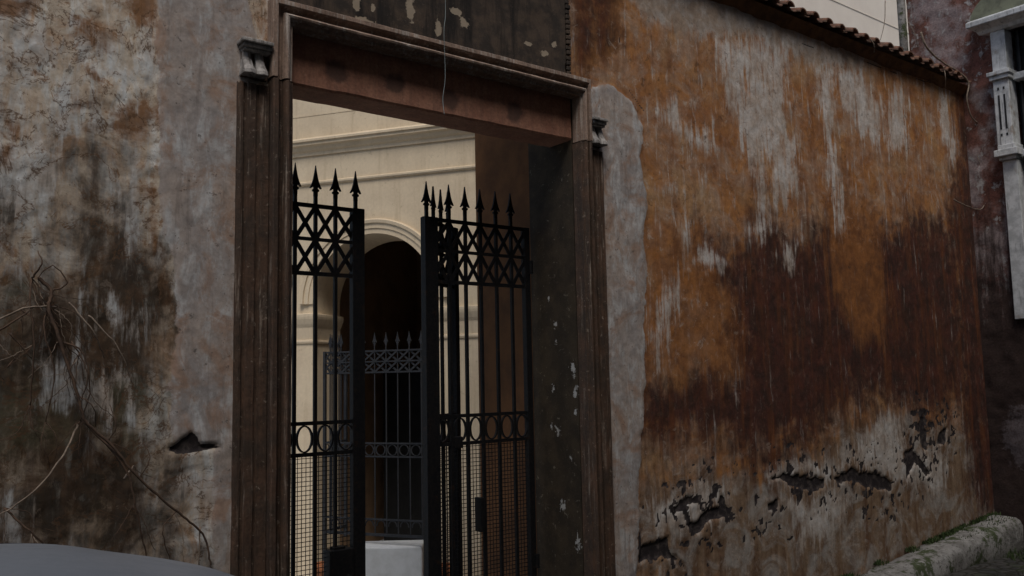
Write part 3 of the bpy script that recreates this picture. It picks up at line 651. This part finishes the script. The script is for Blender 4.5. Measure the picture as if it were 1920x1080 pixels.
# ------------------------------------------------------------------ iron gates
SPEAR = [(0, .175), (.006, .13), (.014, .085), (.022, .055), (.036, .022), (.03, .02), (.016, .034), (.012, .03), (.012, .018), (.02, .014), (.02, .002), (.012, -.002), (.012, -.03)]
SPEAR = SPEAR+[(-a, b) for a, b in reversed(SPEAR[1:])]
def gate(root, O, D, L, bars, zt, zr, zm, zl, zo, zo2, zb, mat, stiles, mesh=True, sc=1., inv=None, bw=.024, rings=True):
    """O origin, D unit direction in plan, bars: distances along D"""
    D = Vector(D).normalized(); N = Vector((-D.y, D.x, 0)); O = Vector(O)
    P = lambda s, z, t=0.: O+D*s+N*t+Vector((0, 0, z))
    rt = bw*.9
    def mk(m, name, par=None, **k):
        o = m.build(name, mat, None, **k); o.parent = root if par is None else par; o.matrix_parent_inverse = inv if par is None else Matrix(); return o
    for z, wd in ((zr, .026), (zm, .022), (zl, .026), (zo, .024), (zo2, .024), (zb, .04)):
        m = MB(); m.bar(P(0, z), P(L, z), .02, wd*sc, (0, 0, 1)); mk(m, 'rail')
    for s in bars:
        e1 = random.uniform(-.004, .004); m = MB(); m.bar(P(s+e1, zb-.02), P(s, zr+.1*sc), rt, rt, N); b = mk(m, 'bar')
        m = MB(); m.prism(SPEAR, lambda p: P(s+p[0]*sc*1.15, zt-.175*sc+p[1]*sc, -.007*sc), lambda p: P(s+p[0]*sc*1.15, zt-.175*sc+p[1]*sc, .007*sc)); mk(m, 'spearhead', b)
        
    for s, wd in stiles:
        m = MB(); m.bar(P(s, zb-.12), P(s, zr+.012), wd, max(.05*sc, wd*.6), N); mk(m, 'stile', bevel=.003)
    al = sorted([s for s, _ in stiles]+list(bars))
    for a, b in zip(al, al[1:]):
        if b-a > .3*sc or b-a < .04*sc: continue
        for z0, z1 in ((zr, zm), (zm, zl)):
            for p, q_, t in ((z0, z1, .007), (z1, z0, -.007)):
                m = MB(); m.bar(P(a, p, t*sc), P(b, q_, t*sc), .027*sc, .009*sc, N); mk(m, 'lattice_bar')
        if rings:
            m = MB(); c = (a+b)/2; rx = (b-a)/2-.014*sc; rz = (zo-zo2)/2-.012; v = []; f = []; n = 28
            for k in range(n):
                t = 2*math.pi*k/n
                for q_, tt in ((1., -.009), (1., .009), (.80, .009), (.80, -.009)): v.append(P(c+rx*q_*math.cos(t), (zo+zo2)/2+rz*(q_ if q_ == 1 else .90)*math.sin(t), tt*sc))
            for k in range(n):
                for j in range(4): f.append((k*4+j, k*4+(j+1) % 4, ((k+1) % n)*4+(j+1) % 4, ((k+1) % n)*4+j))
            m.add(v, f); mk(m, 'ring')
    if mesh:
        m = MB(); g = .0285
        for i in range(int(L/g)): s = (i+.5)*g; m.bar(P(s, zb, .012), P(s, zo2, .012), .0042, .003, N)
        for i in range(int((zo2-zb)/g)): z = zb+(i+.5)*g; m.bar(P(0, z, .0155), P(L, z, .0155), .003, .0042, (0, 0, 1))
        o = mk(m, 'wire_mesh'); tag(o, kind='stuff')
    return P, mk
GY = .53
def gate_root(x, label):
    r = empty('gate_panel', (x, GY, GZ), label, 'gate', 'iron panels of the gateway'); return r, Matrix.Translation((-x, -GY, -GZ))
KW = dict(zt=3.115, zr=2.845, zm=2.625, zl=2.40, zo=1.445, zo2=1.25, zb=-.1, mat=MAT['iron'])
g1, i1 = gate_root(2.07, 'black iron gate panel at left with spearheads and a wide right stile')
P, mk = gate(g1, (2.07, GY, 0), (1, 0, 0), .755, [.125, .268, .41, .552, .70], stiles=[(.02, .04), (.712, .088)], inv=i1, **KW)
m = MB(); m.box(2.565, 2.735, GY-.045, GY+.055, .30, .645); lk = mk(m, 'lock_box', bevel=.006)
m = MB(); m.box(2.60, 2.68, GY-.03, GY+.03, .645, .66); mk(m, 'lock_cap', lk); m = MB(); m.tube([(2.69, GY-.045, .48), (2.69, GY-.09, .48), (2.60, GY-.09, .48)], .009, 8); mk(m, 'lock_handle', lk)
g2, i2 = gate_root(4.27, 'black iron gate panel at right, longest of the three, fixed to the right jamb')
P, mk = gate(g2, (3.30, GY, 0), (1, 0, 0), .955, [.032, .224, .366, .502, .646, .789], stiles=[(.055, .108), (.93, .05)], inv=i2, **KW)
m = MB(); m.box(3.735, 3.765, GY-.05, GY+.03, .62, .86); mk(m, 'latch', bevel=.004)
m = MB(); m.box(3.53, 3.60, GY-.03, GY+.03, 1.22, 1.30); mk(m, 'lock_case', bevel=.004)
for z in (.3, 2.5):
    m = MB(); m.lathe((4.255, GY-.03, z), [(.018, 0), (.018, .1)], 12); mk(m, 'hinge')
g3, i3 = gate_root(3.40, 'narrow iron gate leaf swung open behind the right panel, seen nearly edge-on')
a3 = rad(60); i3 = Matrix.Translation((-3.40, -GY, -GZ))
gate(g3, (3.375, GY+.06, 0), (math.sin(a3), math.cos(a3), 0), .47, [.10, .22, .34], stiles=[(.02, .04), (.44, .06)], inv=i3, **KW)

# ------------------------------------------------------------------ brown side wall inside the gateway
m = MB(); m.box(4.36, 7.5, .575, 1.36, -1, 6.2)
tag(m.build('side_wall', MAT['brown'], None, False, .01), 'dark orange-brown side wall just inside the gateway on the right', 'wall')

# ------------------------------------------------------------------ cream courtyard building with the arch
E3, N3, P3 = Vector((.549, -.836, 0)).normalized(), Vector((.836, .549, 0)).normalized(), Vector((5.051, 4.401, 0))
court = empty('courtyard_building', P3+Vector((0, 0, -.62)), 'cream courtyard building with moulded cornice and a dark round arch', 'building')
CI = Matrix.Translation(-(P3+Vector((0, 0, -.62))))
Q = lambda s, t, z: P3+E3*s+N3*t+Vector((0, 0, z))
def cpart(m, name, mat, par=None, **k):
    o = m.build(name, mat, None, **k); o.parent = par or court; o.matrix_parent_inverse = Matrix() if par else CI; return o
AR, AZ, TH, HT, FZ = .80, 2.64, .62, 8.5, -.66
arc = [(-AR, FZ)]+[(-AR*math.cos(math.pi*k/28), AZ+AR*math.sin(math.pi*k/28)) for k in range(29)]+[(AR, FZ)]
m = MB(); v = []; f = []
for t in (0, TH):
    o_ = len(v); v += [Q(s, t, z) for s, z in arc]+[Q(s, t, HT) for s, z in arc]; n = len(arc)
    f += [(o_+i, o_+i+1, o_+n+i+1, o_+n+i) for i in range(1, n-2)]
    k = len(v); v += [Q(-6, t, FZ), Q(-6, t, HT), Q(4., t, FZ), Q(4., t, HT)]
    f += [(k, o_, o_+1, o_+n, k+1), (o_+n-1, k+2, k+3, o_+2*n-1, o_+n-2)]
    if t == 0: n0 = len(v)
m.add(v, f)
n = len(arc)
m.add([Q(s, t, z) for t in (0, TH) for s, z in arc], [(i, i+1, n+i+1, n+i) for i in range(n-1)])
wl = cpart(m, 'wall', MAT['cream'])
def mould(m, prof, s0, s1):  # profile of (projection, z) run along the wall
    n = len(prof); m.add([Q(s, -p_, z) for s in (s0, s1) for p_, z in prof], [(i, i+1, n+i+1, n+i) for i in range(n-1)]+[tuple(range(n)), tuple(range(2*n-1, n-1, -1))])
m = MB(); mould(m, [(-.01, 4.46), (.02, 4.46), (.025, 4.50), (.05, 4.52), (.07, 4.56), (.10, 4.575), (.10, 4.61), (.12, 4.615), (.12, 4.64), (-.01, 4.70)], -6, 4); cpart(m, 'cornice', MAT['cream'])
m = MB(); mould(m, [(-.01, 4.09), (.02, 4.095), (.03, 4.11), (.03, 4.13), (.0, 4.145), (-.01, 4.145)], -6, 4); cpart(m, 'string_course', MAT['cream'])
m = MB(); mould(m, [(-.01, 4.96), (.005, 4.965), (.005, 4.985), (-.01, 4.99)], -6, 4); cpart(m, 'string_course', MAT['cream'])
# archivolt and imposts
m = MB(); prof = [(.80, -.005), (.80, .02), (.86, .02), (.862, .032), (.92, .032), (.925, .05), (.96, .055), (.975, .03), (.975, -.005)]; v = []; f = []; n = len(prof); K = 36
for k in range(K+1):
    a = math.pi*k/K
    for r_, p_ in prof: v.append(Q(-r_*math.cos(a), -p_, AZ+r_*math.sin(a)))
for k in range(K):
    for j in range(n-1): f.append((k*n+j, k*n+j+1, (k+1)*n+j+1, (k+1)*n+j))
m.add(v, f); cpart(m, 'archivolt', MAT['cream'])
for s0, s1, inner in ((-1.9, -AR, 1), (AR, 2.2, -1)):
    m = MB(); pr = [(-.01, 2.17), (.015, 2.17), (.02, 2.19), (.015, 2.21), (.0, 2.215), (.01, 2.36), (.03, 2.40), (.05, 2.46), (.055, 2.49), (.055, 2.52), (-.01, 2.535)]
    mould(m, pr, s0, s1+(.05 if inner > 0 else 0)) if inner > 0 else mould(m, pr, s0-.05, s1)
    sj = -AR if inner > 0 else AR
    n = len(pr); m.add([Q(sj+inner*p_, t, z) for t in (0.0, TH) for p_, z in pr], [(i, i+1, n+i+1, n+i) for i in range(n-1)])
    cpart(m, 'impost', MAT['cream'])
# vault behind the arch: walls, ceiling and a plank door
def ibox(m, s0, s1, t0, t1, z0, z1):
    c = [Q(s, t, z) for s in (s0, s1) for t in (t0, t1) for z in (z0, z1)]
    m.add(c, [(0, 1, 3, 2), (4, 6, 7, 5), (0, 4, 5, 1), (2, 3, 7, 6), (0, 2, 6, 4), (1, 5, 7, 3)])
m = MB(); ibox(m, -1.5, -1.3, TH+.003, 4.2, FZ, 4.1); ibox(m, 1.3, 1.5, TH+.003, 4.2, FZ, 4.1); ibox(m, -1.3, 1.3, 4.0, 4.2, FZ, 4.1); ibox(m, -1.5, 1.5, TH+.003, 4.2, 4.1, 4.3)
cpart(m, 'vault', MAT['room'])
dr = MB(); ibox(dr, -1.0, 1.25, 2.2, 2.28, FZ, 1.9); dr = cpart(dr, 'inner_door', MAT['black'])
for k in range(6):
    m = MB(); ibox(m, -.25+k*.2, -.25+k*.2+.19, 2.14+.01*(k % 2), 2.195, FZ, 1.86); cpart(m, 'plank', MAT['wood'], dr)
# grey spear fence before the arch
fa, fb = Vector((4.40, 4.33, 0)), Vector((5.10, 3.12, 0)); fd = (fb-fa).normalized(); FL = (fb-fa).length
fr = empty('spear_fence', fa+Vector((0, 0, -.62)), 'grey spear-topped iron railing standing before the dark arch', 'fence')
fi = Matrix.Translation(-(fa+Vector((0, 0, -.62))))
FK = dict(zt=2.235, zr=2.03, zm=1.915, zl=1.80, zo=1.04, zo2=.90, zb=.08, mat=MAT['greyiron'], mesh=False, inv=fi, bw=.012, sc=.72)
nb = int(FL/.142)
gate(fr, fa, fd, FL, [.07+.142*k for k in range(nb)], stiles=[(0, .03), (FL, .03)], **FK)
fn = Vector((fd.y, -fd.x, 0)); fn = -fn if fn.dot(N3) < 0 else fn
gate(fr, fa, fn, .42, [.14, .28], stiles=[(.42, .03)], **FK)
m = MB()
for k in range(nb): # scroll row near the foot
    s = .07+.142*(k+.5); c = fa+fd*s; m.tube([(c.x+fd.x*.05*math.cos(t), c.y+fd.y*.05*math.cos(t), .17+.06*math.sin(t)) for t in np.linspace(0, math.pi, 9)], .007, 5)
m.bar(fa+Vector((0, 0, .24)), fb+Vector((0, 0, .24)), .018, .018, (0, 0, 1)); m.bar(fa+Vector((0, 0, -.62)), fa+Vector((0, 0, .1)), .03, .03); m.bar(fb+Vector((0, 0, -.62)), fb+Vector((0, 0, .1)), .03, .03)
o = m.build('scroll_row', MAT['greyiron'], None); o.parent = fr; o.matrix_parent_inverse = fi
# pale stone block and terracotta pot
bl = MB(); b0, b1 = Vector((4.46, 3.76, 0)), Vector((5.03, 3.335, 0)); bd = (b1-b0).normalized(); bn = Vector((-bd.y, bd.x, 0))
LB = (b1-b0).length
c = [b0+bd*s+bn*t+Vector((0, 0, z)) for s in (0, LB) for t in (0, .38) for z in (-.62, -.02)]
bl.add(c, [(0, 1, 3, 2), (4, 6, 7, 5), (0, 4, 5, 1), (2, 3, 7, 6), (0, 2, 6, 4), (1, 5, 7, 3)])
tag(bl.build('stone_block', MAT['whitestone'], None, False, .02), 'pale grey stone block standing in the gap of the open gate', 'block')
def pot(loc, label):
    r = empty('flower_pot', loc, label, 'pot', 'terracotta pots in the courtyard'); m = MB(); m.lathe((0, 0, 0), [(.10, 0), (.14, .3), (.165, .31), (.165, .37), (.145, .37), (.13, .33)], 20); m.build('pot_body', MAT['terracotta'], r, True)
    m = MB(); m.lathe((0, 0, 0), [(.13, .3), (.125, .335)], 20); m.build('soil', MAT['mortar'], r)
pot((4.27, 3.95, -.55), 'orange terracotta pot beyond the left gate panel'); pot((5.26, 3.32, -.62), 'orange terracotta pot beside the pale block, half hidden by the gate')

# ------------------------------------------------------------------ building closing the street on the right
XE = 10.58
endb = empty('corner_building', (XE, -2, GZ), 'faded red stucco house closing the street beyond the ochre wall', 'building')
EI = Matrix.Translation((-XE, 2, -GZ))
def epart(m, name, mat, par=None, **k):
    o = m.build(name, mat, None, **k); o.parent = par or endb; o.matrix_parent_inverse = Matrix() if par else EI; return o
v = []; f = []; ys = np.linspace(.62, -1.6, 110); zz = np.linspace(-1, 9, 330)
nyy = len(ys)
YY, ZZ = np.meshgrid(ys, zz); XX = XE-.05*(fbm(YY*2, ZZ*2, 171)-.5)-.03*(fbm(YY*8, ZZ*8, 181)-.5)
v = [tuple(p) for p in np.stack([XX, YY, ZZ], -1).reshape(-1, 3)]
hz0, hz1 = 2.3, 5.55
for j in range(len(zz)-1):
    for i in range(nyy-1):
        if -1.5 < ys[i] < -.52 and hz0 < zz[j] < 5.62: continue
        a = j*nyy+i; f.append((a, a+1, a+nyy+1, a+nyy))
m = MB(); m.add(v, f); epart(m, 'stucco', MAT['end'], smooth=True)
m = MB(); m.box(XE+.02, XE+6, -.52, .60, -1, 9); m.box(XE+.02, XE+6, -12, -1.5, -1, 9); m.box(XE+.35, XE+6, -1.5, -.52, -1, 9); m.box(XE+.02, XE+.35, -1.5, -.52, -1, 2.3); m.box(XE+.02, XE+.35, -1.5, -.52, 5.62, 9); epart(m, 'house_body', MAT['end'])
# marble window surround
def surround():
    r = empty('marble_surround', (XE, -1.0, 2.3), 'grimy white marble window surround with cornice on the corner house', 'window surround')
    I = Matrix.Translation((-XE, 1.0, -2.3))
    def sp(m, name, mat=MAT['marble'], par=None, bevel=.008):
        o = m.build(name, mat, None, False, bevel); o.parent = par or r; o.matrix_parent_inverse = Matrix() if par else I; return o
    for sgn in (1, -1):
        yy = lambda y: y if sgn > 0 else -2.06-y
        def bx(m, x0, x1, ya, yb, za, zb): m.box(x0, x1, min(yy(ya), yy(yb)), max(yy(ya), yy(yb)), za, zb)
        m = MB(); bx(m, XE-.07, XE+.1, -.40, -.56, 2.25, 4.06); sp(m, 'jamb')
        m = MB(); bx(m, XE-.16, XE+.1, -.35, -.60, 4.10, 4.18); bx(m, XE-.12, XE+.1, -.38, -.57, 4.18, 4.24); bx(m, XE-.11, XE+.1, -.38, -.57, 4.06, 4.10); sp(m, 'base')
        m = MB(); bx(m, XE-.10, XE+.1, -.375, -.545, 4.24, 5.0); pl_ = sp(m, 'pilaster')
        for k in range(2):
            m = MB(); bx(m, XE-.104, XE-.09, -.42-.06*k, -.44-.06*k, 4.42, 4.82); bx(m, XE-.104, XE-.09, -.42-.06*k, -.44-.06*k, 4.88, 4.91); bx(m, XE-.104, XE-.09, -.42-.06*k, -.44-.06*k, 4.34, 4.37); sp(m, 'groove', MAT['sootstone'], pl_, 0)
        m = MB(); bx(m, XE-.15, XE+.1, -.33, -.58, 5.05, 5.10); bx(m, XE-.13, XE+.1, -.35, -.565, 5.0, 5.05); sp(m, 'capital')
        m = MB(); bx(m, XE-.09, XE+.1, -.38, -.54, 5.10, 5.58); sp(m, 'frieze_block')
    m = MB(); v = []; f = []; pr = [(0, 5.58), (.10, 5.58), (.13, 5.62), (.20, 5.65), (.24, 5.66), (.24, 5.72), (.22, 5.74), (0, 5.76)]; n = len(pr)
    for y, s in ((-.18, 1), (-1.88, -1)): v += [(XE+.05-p_-.05, y-(s*(.24-p_) if p_ < .24 else 0)*.6, z) for p_, z in pr]
    f = [(i, i+1, n+i+1, n+i) for i in range(n-1)]+[tuple(range(n)), tuple(range(2*n-1, n-1, -1))]; m.add(v, f); sp(m, 'cornice')
    m = MB(); v = []; f = [] # low rounded hood over the cornice
    A = 20
    for x_ in (XE-.14, XE+.05): v += [(x_, -1.03+.84*math.cos(math.pi*k/A), 5.755+.42*math.sin(math.pi*k/A)) for k in range(A+1)]
    f = [(k, k+1, A+2+k, A+1+k) for k in range(A)]+[tuple(range(A+1)), tuple(range(2*A+1, A, -1))]; m.add(v, f); sp(m, 'hood', MAT['lichen'])
    m = MB(); m.box(XE+.16, XE+.2, -1.5, -.545, 2.3, 5.6); sp(m, 'shutter_back', MAT['sootstone'])
    for z in (4.98, 4.08): m = MB(); m.box(XE-.02, XE+.15, -1.48, -.56, z, z+.08); sp(m, 'transom')
    for k in range(3): m = MB(); m.box(XE+.08, XE+.12, -.60-.27*k, -.62-.27*k, 2.3, 5.58); sp(m, 'mullion', MAT['sootstone'], None, 0)
surround()
# pipe at the corner of the house
m = MB(); m.tube([(XE-.05, .66, z) for z in (5.0, 6, 7, 9)], .05, 10); tag(m.build('drain_pipe', MAT['kerb'], None, True), 'grey drain pipe at the left corner of the red house above the wall', 'pipe')
# far house over the wall
far = empty('far_house', (18, 6, GZ), 'pale cream house wall rising behind the tiled top of the ochre wall', 'building'); FI = Matrix.Translation((-18, -6, -GZ))
def fpart(m, name, mat):
    o = m.build(name, mat, None); o.parent = far; o.matrix_parent_inverse = FI
m = MB(); m.box(7.9, 30, 6, 14, -1, 13); fpart(m, 'wall', MAT['farcream'])
m = MB()
for z in (7.0, 8.6, 10.2): m.box(7.89, 30, 5.985, 6.002, z, z+.03)
fpart(m, 'string_course', MAT['farcream'])
m = MB(); m.box(7.6, 30.3, 5.6, 14.3, 13.003, 13.3); fpart(m, 'roof', MAT['tile'])

# ------------------------------------------------------------------ fallen stone along the wall foot, moss and grass
v = []; f = []; NS, NK = 60, 16
for i in range(NS):
    t = i/(NS-1); x = 7.25+t*3.2; zt = -.19+t*.30; wd = .36; hgt = zt-(GZ-.12)
    for k in range(NK):
        a = 2*math.pi*k/NK; cy, sz = math.cos(a), math.sin(a)
        sx = (abs(cy)**.5)*(1 if cy > 0 else -1); sy = (abs(sz)**.5)*(1 if sz > 0 else -1)
        end = .55 if i in (0, NS-1) else (.85 if i in (1, NS-2) else 1)
        j = .07*(float(fbm(np.array(x*4+cy), np.array(sz*2+k*.3), 191))-.5)
        v.append((x+.05*(random.random()-.5), -.20+(wd/2)*sx*end+j, (zt+GZ-.12)/2+hgt/2*sy*end+j*.8))
    if i: a0 = (i-1)*NK; f += [(a0+k, a0+(k+1) % NK, a0+NK+(k+1) % NK, a0+NK+k) for k in range(NK)]
f += [tuple(range(NK)), tuple((NS-1)*NK+k for k in range(NK-1, -1, -1))]
m = MB(); m.add(v, f); o = m.build('fallen_stone', MAT['kerb'], None, True); tag(o, 'long rough stone lying mossy along the foot of the ochre wall', 'stone')
m = MB()
def blade(p, h, lean):
    a = random.random()*6.28; d = Vector((math.cos(a), math.sin(a), 0)); s = Vector((-d.y, d.x, 0))*random.uniform(.003, .006); p = Vector(p)
    q1 = p+d*lean*.4+Vector((0, 0, h*.6)); q2 = p+d*lean+Vector((0, 0, h))
    m.add([p-s, p+s, q1+s*.7, q1-s*.7, q2], [(0, 1, 2, 3), (3, 2, 4)])
for _ in range(2600):
    t = random.random(); x = 7.1+t*3.4
    if float(fbm(np.array(x*2.2), np.array(3.), 201)) > .40: blade((x, -random.random()**2*.10-.01, -.20+t*.27+.0*random.random()), random.uniform(.015, .05), random.uniform(.005, .03))
for _ in range(5000):
    x = random.uniform(7.4, 10.5); y = -random.uniform(.36, 1.3)
    if float(fbm(np.array(x*2.), np.array(y*2.), 211)) > .50: blade((x, y, GZ-.03), random.uniform(.03, .10), random.uniform(.01, .05))
for _ in range(900):
    t = random.random(); x = 7.4+t*2.9; y = -random.uniform(.03, .33)
    if float(fbm(np.array(x*3.), np.array(y*5.), 221)) > .56: blade((x, y, -.205+t*.29), random.uniform(.01, .03), random.uniform(.005, .02))
tag(m.build('moss_and_grass', MAT['leaf'], None), 'short green moss and grass along the wall foot', 'grass', kind='stuff')

# ------------------------------------------------------------------ dry creeper on the left, hanging vine on the right
cr = empty('dry_creeper', (1.2, -.05, GZ), 'bare dry creeper stems clinging to the dark left wall', 'creeper'); KI = Matrix.Translation((-1.2, .05, -GZ))
def vine(root, inv, pts, r, mat, y0, bulge, name='stem'):
    P3d = [(x, y0-bulge*math.sin(math.pi*i/max(1, len(pts)-1))-random.uniform(0, .02), z) for i, (x, z) in enumerate(pts)]
    P3d = smoothline(P3d, 7); P3d = [(x+random.uniform(-.003, .003), y, z+random.uniform(-.003, .003)) for x, y, z in P3d]
    n = len(P3d); m = MB(); m.tube(P3d, [r*(1-.5*i/n) for i in range(n)], 6); o = m.build(name, mat, None, True); o.parent = root; o.matrix_parent_inverse = inv
pale = {5, 6, 7, 11, 12, 3}
for i, (pts, r) in enumerate(CREEPER): vine(cr, KI, pts, r*.00135, MAT['paletwig'] if i in pale else MAT['twig'], -.035, .05)
for i in range(60): # fine tendrils
    b, _ = CREEPER[random.choice((0, 1, 2, 3, 8, 14, 15))]; k = random.randrange(len(b)); x, z = b[k]; pts = [(x, z)]; a = random.uniform(-2.6, -.5)
    for _ in range(3): x += math.cos(a)*random.uniform(.05, .12); z += math.sin(a)*random.uniform(.05, .12); a += random.uniform(-.6, .6); pts.append((x, z))
    vine(cr, KI, pts, .0022, MAT['twig'] if random.random() < .8 else MAT['paletwig'], -.02, .03, 'tendril')
hv = empty('hanging_vine', (10.2, -.12, 4.0), 'pale leafless vine hanging over the tiled wall top near the corner', 'vine'); HI = Matrix.Translation((-10.2, .12, -4.0))
for pts, r in HANGING: vine(hv, HI, pts, r*.0017, MAT['paletwig'], -.10, .03)
OPH = 12.0  # height of the unseen house opposite, raised to shade the wall foot

# ------------------------------------------------------------------ parked car, only its roof in view
car = empty('parked_car', (-.2, -1.95, GZ-.012), 'grey car parked before the creeper-grown left wall, only its roof showing', 'car')
TOPL = smoothline([(-2.05, .90), (-1.75, .98), (-1.2, 1.33), (-.7, 1.46), (.0, 1.525), (.5, 1.523), (.75, 1.505), (.95, 1.455), (1.15, 1.40), (1.3, 1.34), (1.65, 1.16), (2.0, .96), (2.2, .92)], 5)
NSEC = len(TOPL); v = []; NV = 25
for x, zt in TOPL:
    for k in range(NV):
        u = -1+2*k/(NV-1); a = abs(u)
        if a < .62: y = .60*a/.62; z = zt-.055*(a/.62)**2-(.02*(a/.62)**6)
        else:
            q_ = (a-.62)/.38; y = .60+.20*q_; z = (zt-.075)*(1-q_)+.885*q_
        y *= 1-.12*max(0, (abs(x+.0)-1.2)/1.0)**2
        v.append((x, math.copysign(y, u), z))
zones = {'cabin_shell': [], 'windscreen': [], 'rear_window': [], 'side_window': [], 'side_window2': [], 'side_window3': [], 'side_window4': []}
for i in range(NSEC-1):
    for k in range(NV-1):
        xm = (TOPL[i][0]+TOPL[i+1][0])/2; u = -1+2*(k+.5)/(NV-1); a = abs(u); z = 'cabin_shell'
        if a < .56 and 1.32 < xm < 2.0: z = 'windscreen'
        elif a < .56 and -1.72 < xm < -1.18: z = 'rear_window'
        elif .68 < a < .96:
            if -1.05 < xm < -.02: z = 'side_window' if u > 0 else 'side_window2'
            elif .06 < xm < 1.25: z = 'side_window3' if u > 0 else 'side_window4'
        zones[z].append((i*NV+k, i*NV+k+1, (i+1)*NV+k+1, (i+1)*NV+k))
for z, fs in zones.items():
    m = MB(); m.add(v, fs); me_ = m.mesh(z); bm = bmesh.new(); bm.from_mesh(me_); bmesh.ops.delete(bm, geom=[q_ for q_ in bm.verts if not q_.link_faces], context='VERTS'); bmesh.ops.recalc_face_normals(bm, faces=bm.faces); bm.to_mesh(me_); bm.free()
    put(z.rstrip('234'), me_, MAT['paint'] if z == 'cabin_shell' else MAT['glass'], car, True)
def roofz(x): return float(np.interp(x, [p[0] for p in TOPL], [p[1] for p in TOPL]))
for sy in (-1, 1):
    m = MB(); m.tube([(x, sy*.53, roofz(x)-.0505) for x in np.linspace(-1.05, 1.25, 30)], .009, 6); m.build('roof_strip', MAT['rubber'], car, True)
m = MB(); m.tube([(-.85, 0, roofz(-.85)), (-1.2, 0, roofz(-.85)+.28)], .004, 6); m.build('aerial', MAT['rubber'], car)
# lower body: lofted sections with wheel-arch notches left to the wheels standing proud
SECT = [(-2.12, .55, .40, .70), (-2.05, .72, .30, .86), (-1.7, .80, .24, .93), (-1.0, .82, .22, .91), (0, .83, .22, .90), (1.0, .83, .22, .91), (1.6, .82, .22, .93), (2.1, .80, .24, .91), (2.5, .74, .28, .80), (2.68, .60, .34, .64), (2.72, .45, .40, .56)]
v = []; f = []; NB = 20
for x, hw, zb_, zt_ in SECT:
    for k in range(NB):
        a = 2*math.pi*k/NB; c_, s_ = math.cos(a), math.sin(a)
        v.append((x, hw*math.copysign(abs(c_)**.35, c_), (zb_+zt_)/2+(zt_-zb_)/2*math.copysign(abs(s_)**.45, s_)))
for i in range(len(SECT)-1):
    for k in range(NB): f.append((i*NB+k, i*NB+(k+1) % NB, (i+1)*NB+(k+1) % NB, (i+1)*NB+k))
f += [tuple(range(NB)), tuple((len(SECT)-1)*NB+k for k in range(NB-1, -1, -1))]
m = MB(); m.add(v, f); m.build('body', MAT['paint'], car, True)
for xw in (-1.35, 1.75):
    for sy in (-1, 1):
        m = MB(); m.lathe((xw, sy*.80-.09, .31), [(.20, 0), (.29, .0), (.31, .03), (.31, .15), (.29, .18), (.20, .18)], 28, 'Y'); wh = m.build('wheel', MAT['rubber'], car, True)
        m = MB(); m.lathe((xw, sy*.80-.085, .31), [(.05, 0), (.2, .01), (.2, .16), (.05, .17)], 20, 'Y'); m.build('rim', MAT['chrome'], wh)
for sy in (-1, 1):
    m = MB(); m.lathe((2.52, sy*.55-.12, .62), [(.02, 0), (.10, .03), (.11, .12), (.08, .22), (.02, .24)], 14, 'Y'); m.build('headlight', MAT['lampglass'], car, True)
    m = MB(); m.box(-2.09, -2.02, sy*.58-.1, sy*.58+.1, .68, .84); m.build('tail_light', MAT['redlens'], car, False, .02)
    for xd in (-.1, .95): m = MB(); m.box(xd-.22, xd-.04, sy*.83-.02, sy*.83+.02, .80, .825); m.build('door_handle', MAT['paint'], car, False, .006)
    m = MB(); m.box(1.22, 1.36, sy*.92-.1, sy*.92+.1, .93, 1.06); m.build('wing_mirror', MAT['paint'], car, False, .03)

# ------------------------------------------------------------------ unseen house across the street, added to shade the lower street wall
op = empty('unseen_opposite_house', (2, -8, GZ), 'unseen plain plastered house opposite, added to shade the narrow street', 'building'); OI = Matrix.Translation((-2, 8, -GZ))
def opart(m, name, mat, par=None):
    o = m.build(name, mat, None); o.parent = par or op; o.matrix_parent_inverse = Matrix() if par else OI; return o
m = MB(); m.box(-14, 16, -15, -7.6, -1, OPH); opart(m, 'wall', MAT['opp'])
m = MB(); m.box(-14.3, 16.3, -15.3, -7.1, OPH+.003, OPH+.25); opart(m, 'roof', MAT['tile'])
for fl_ in range(3):
    for k in range(9):
        x = -12+k*3.1; z = 1.2+fl_*3.6
        m = MB(); m.box(x-.62, x+.62, -7.599, -7.54, z-.12, z+1.92); wd_ = opart(m, 'window', MAT['whitestone'])
        for s in (-1, 1): m = MB(); m.box(x+s*.26-.24, x+s*.26+.24, -7.538, -7.5, z, z+1.8); opart(m, 'shutter', MAT['shutter'], wd_)
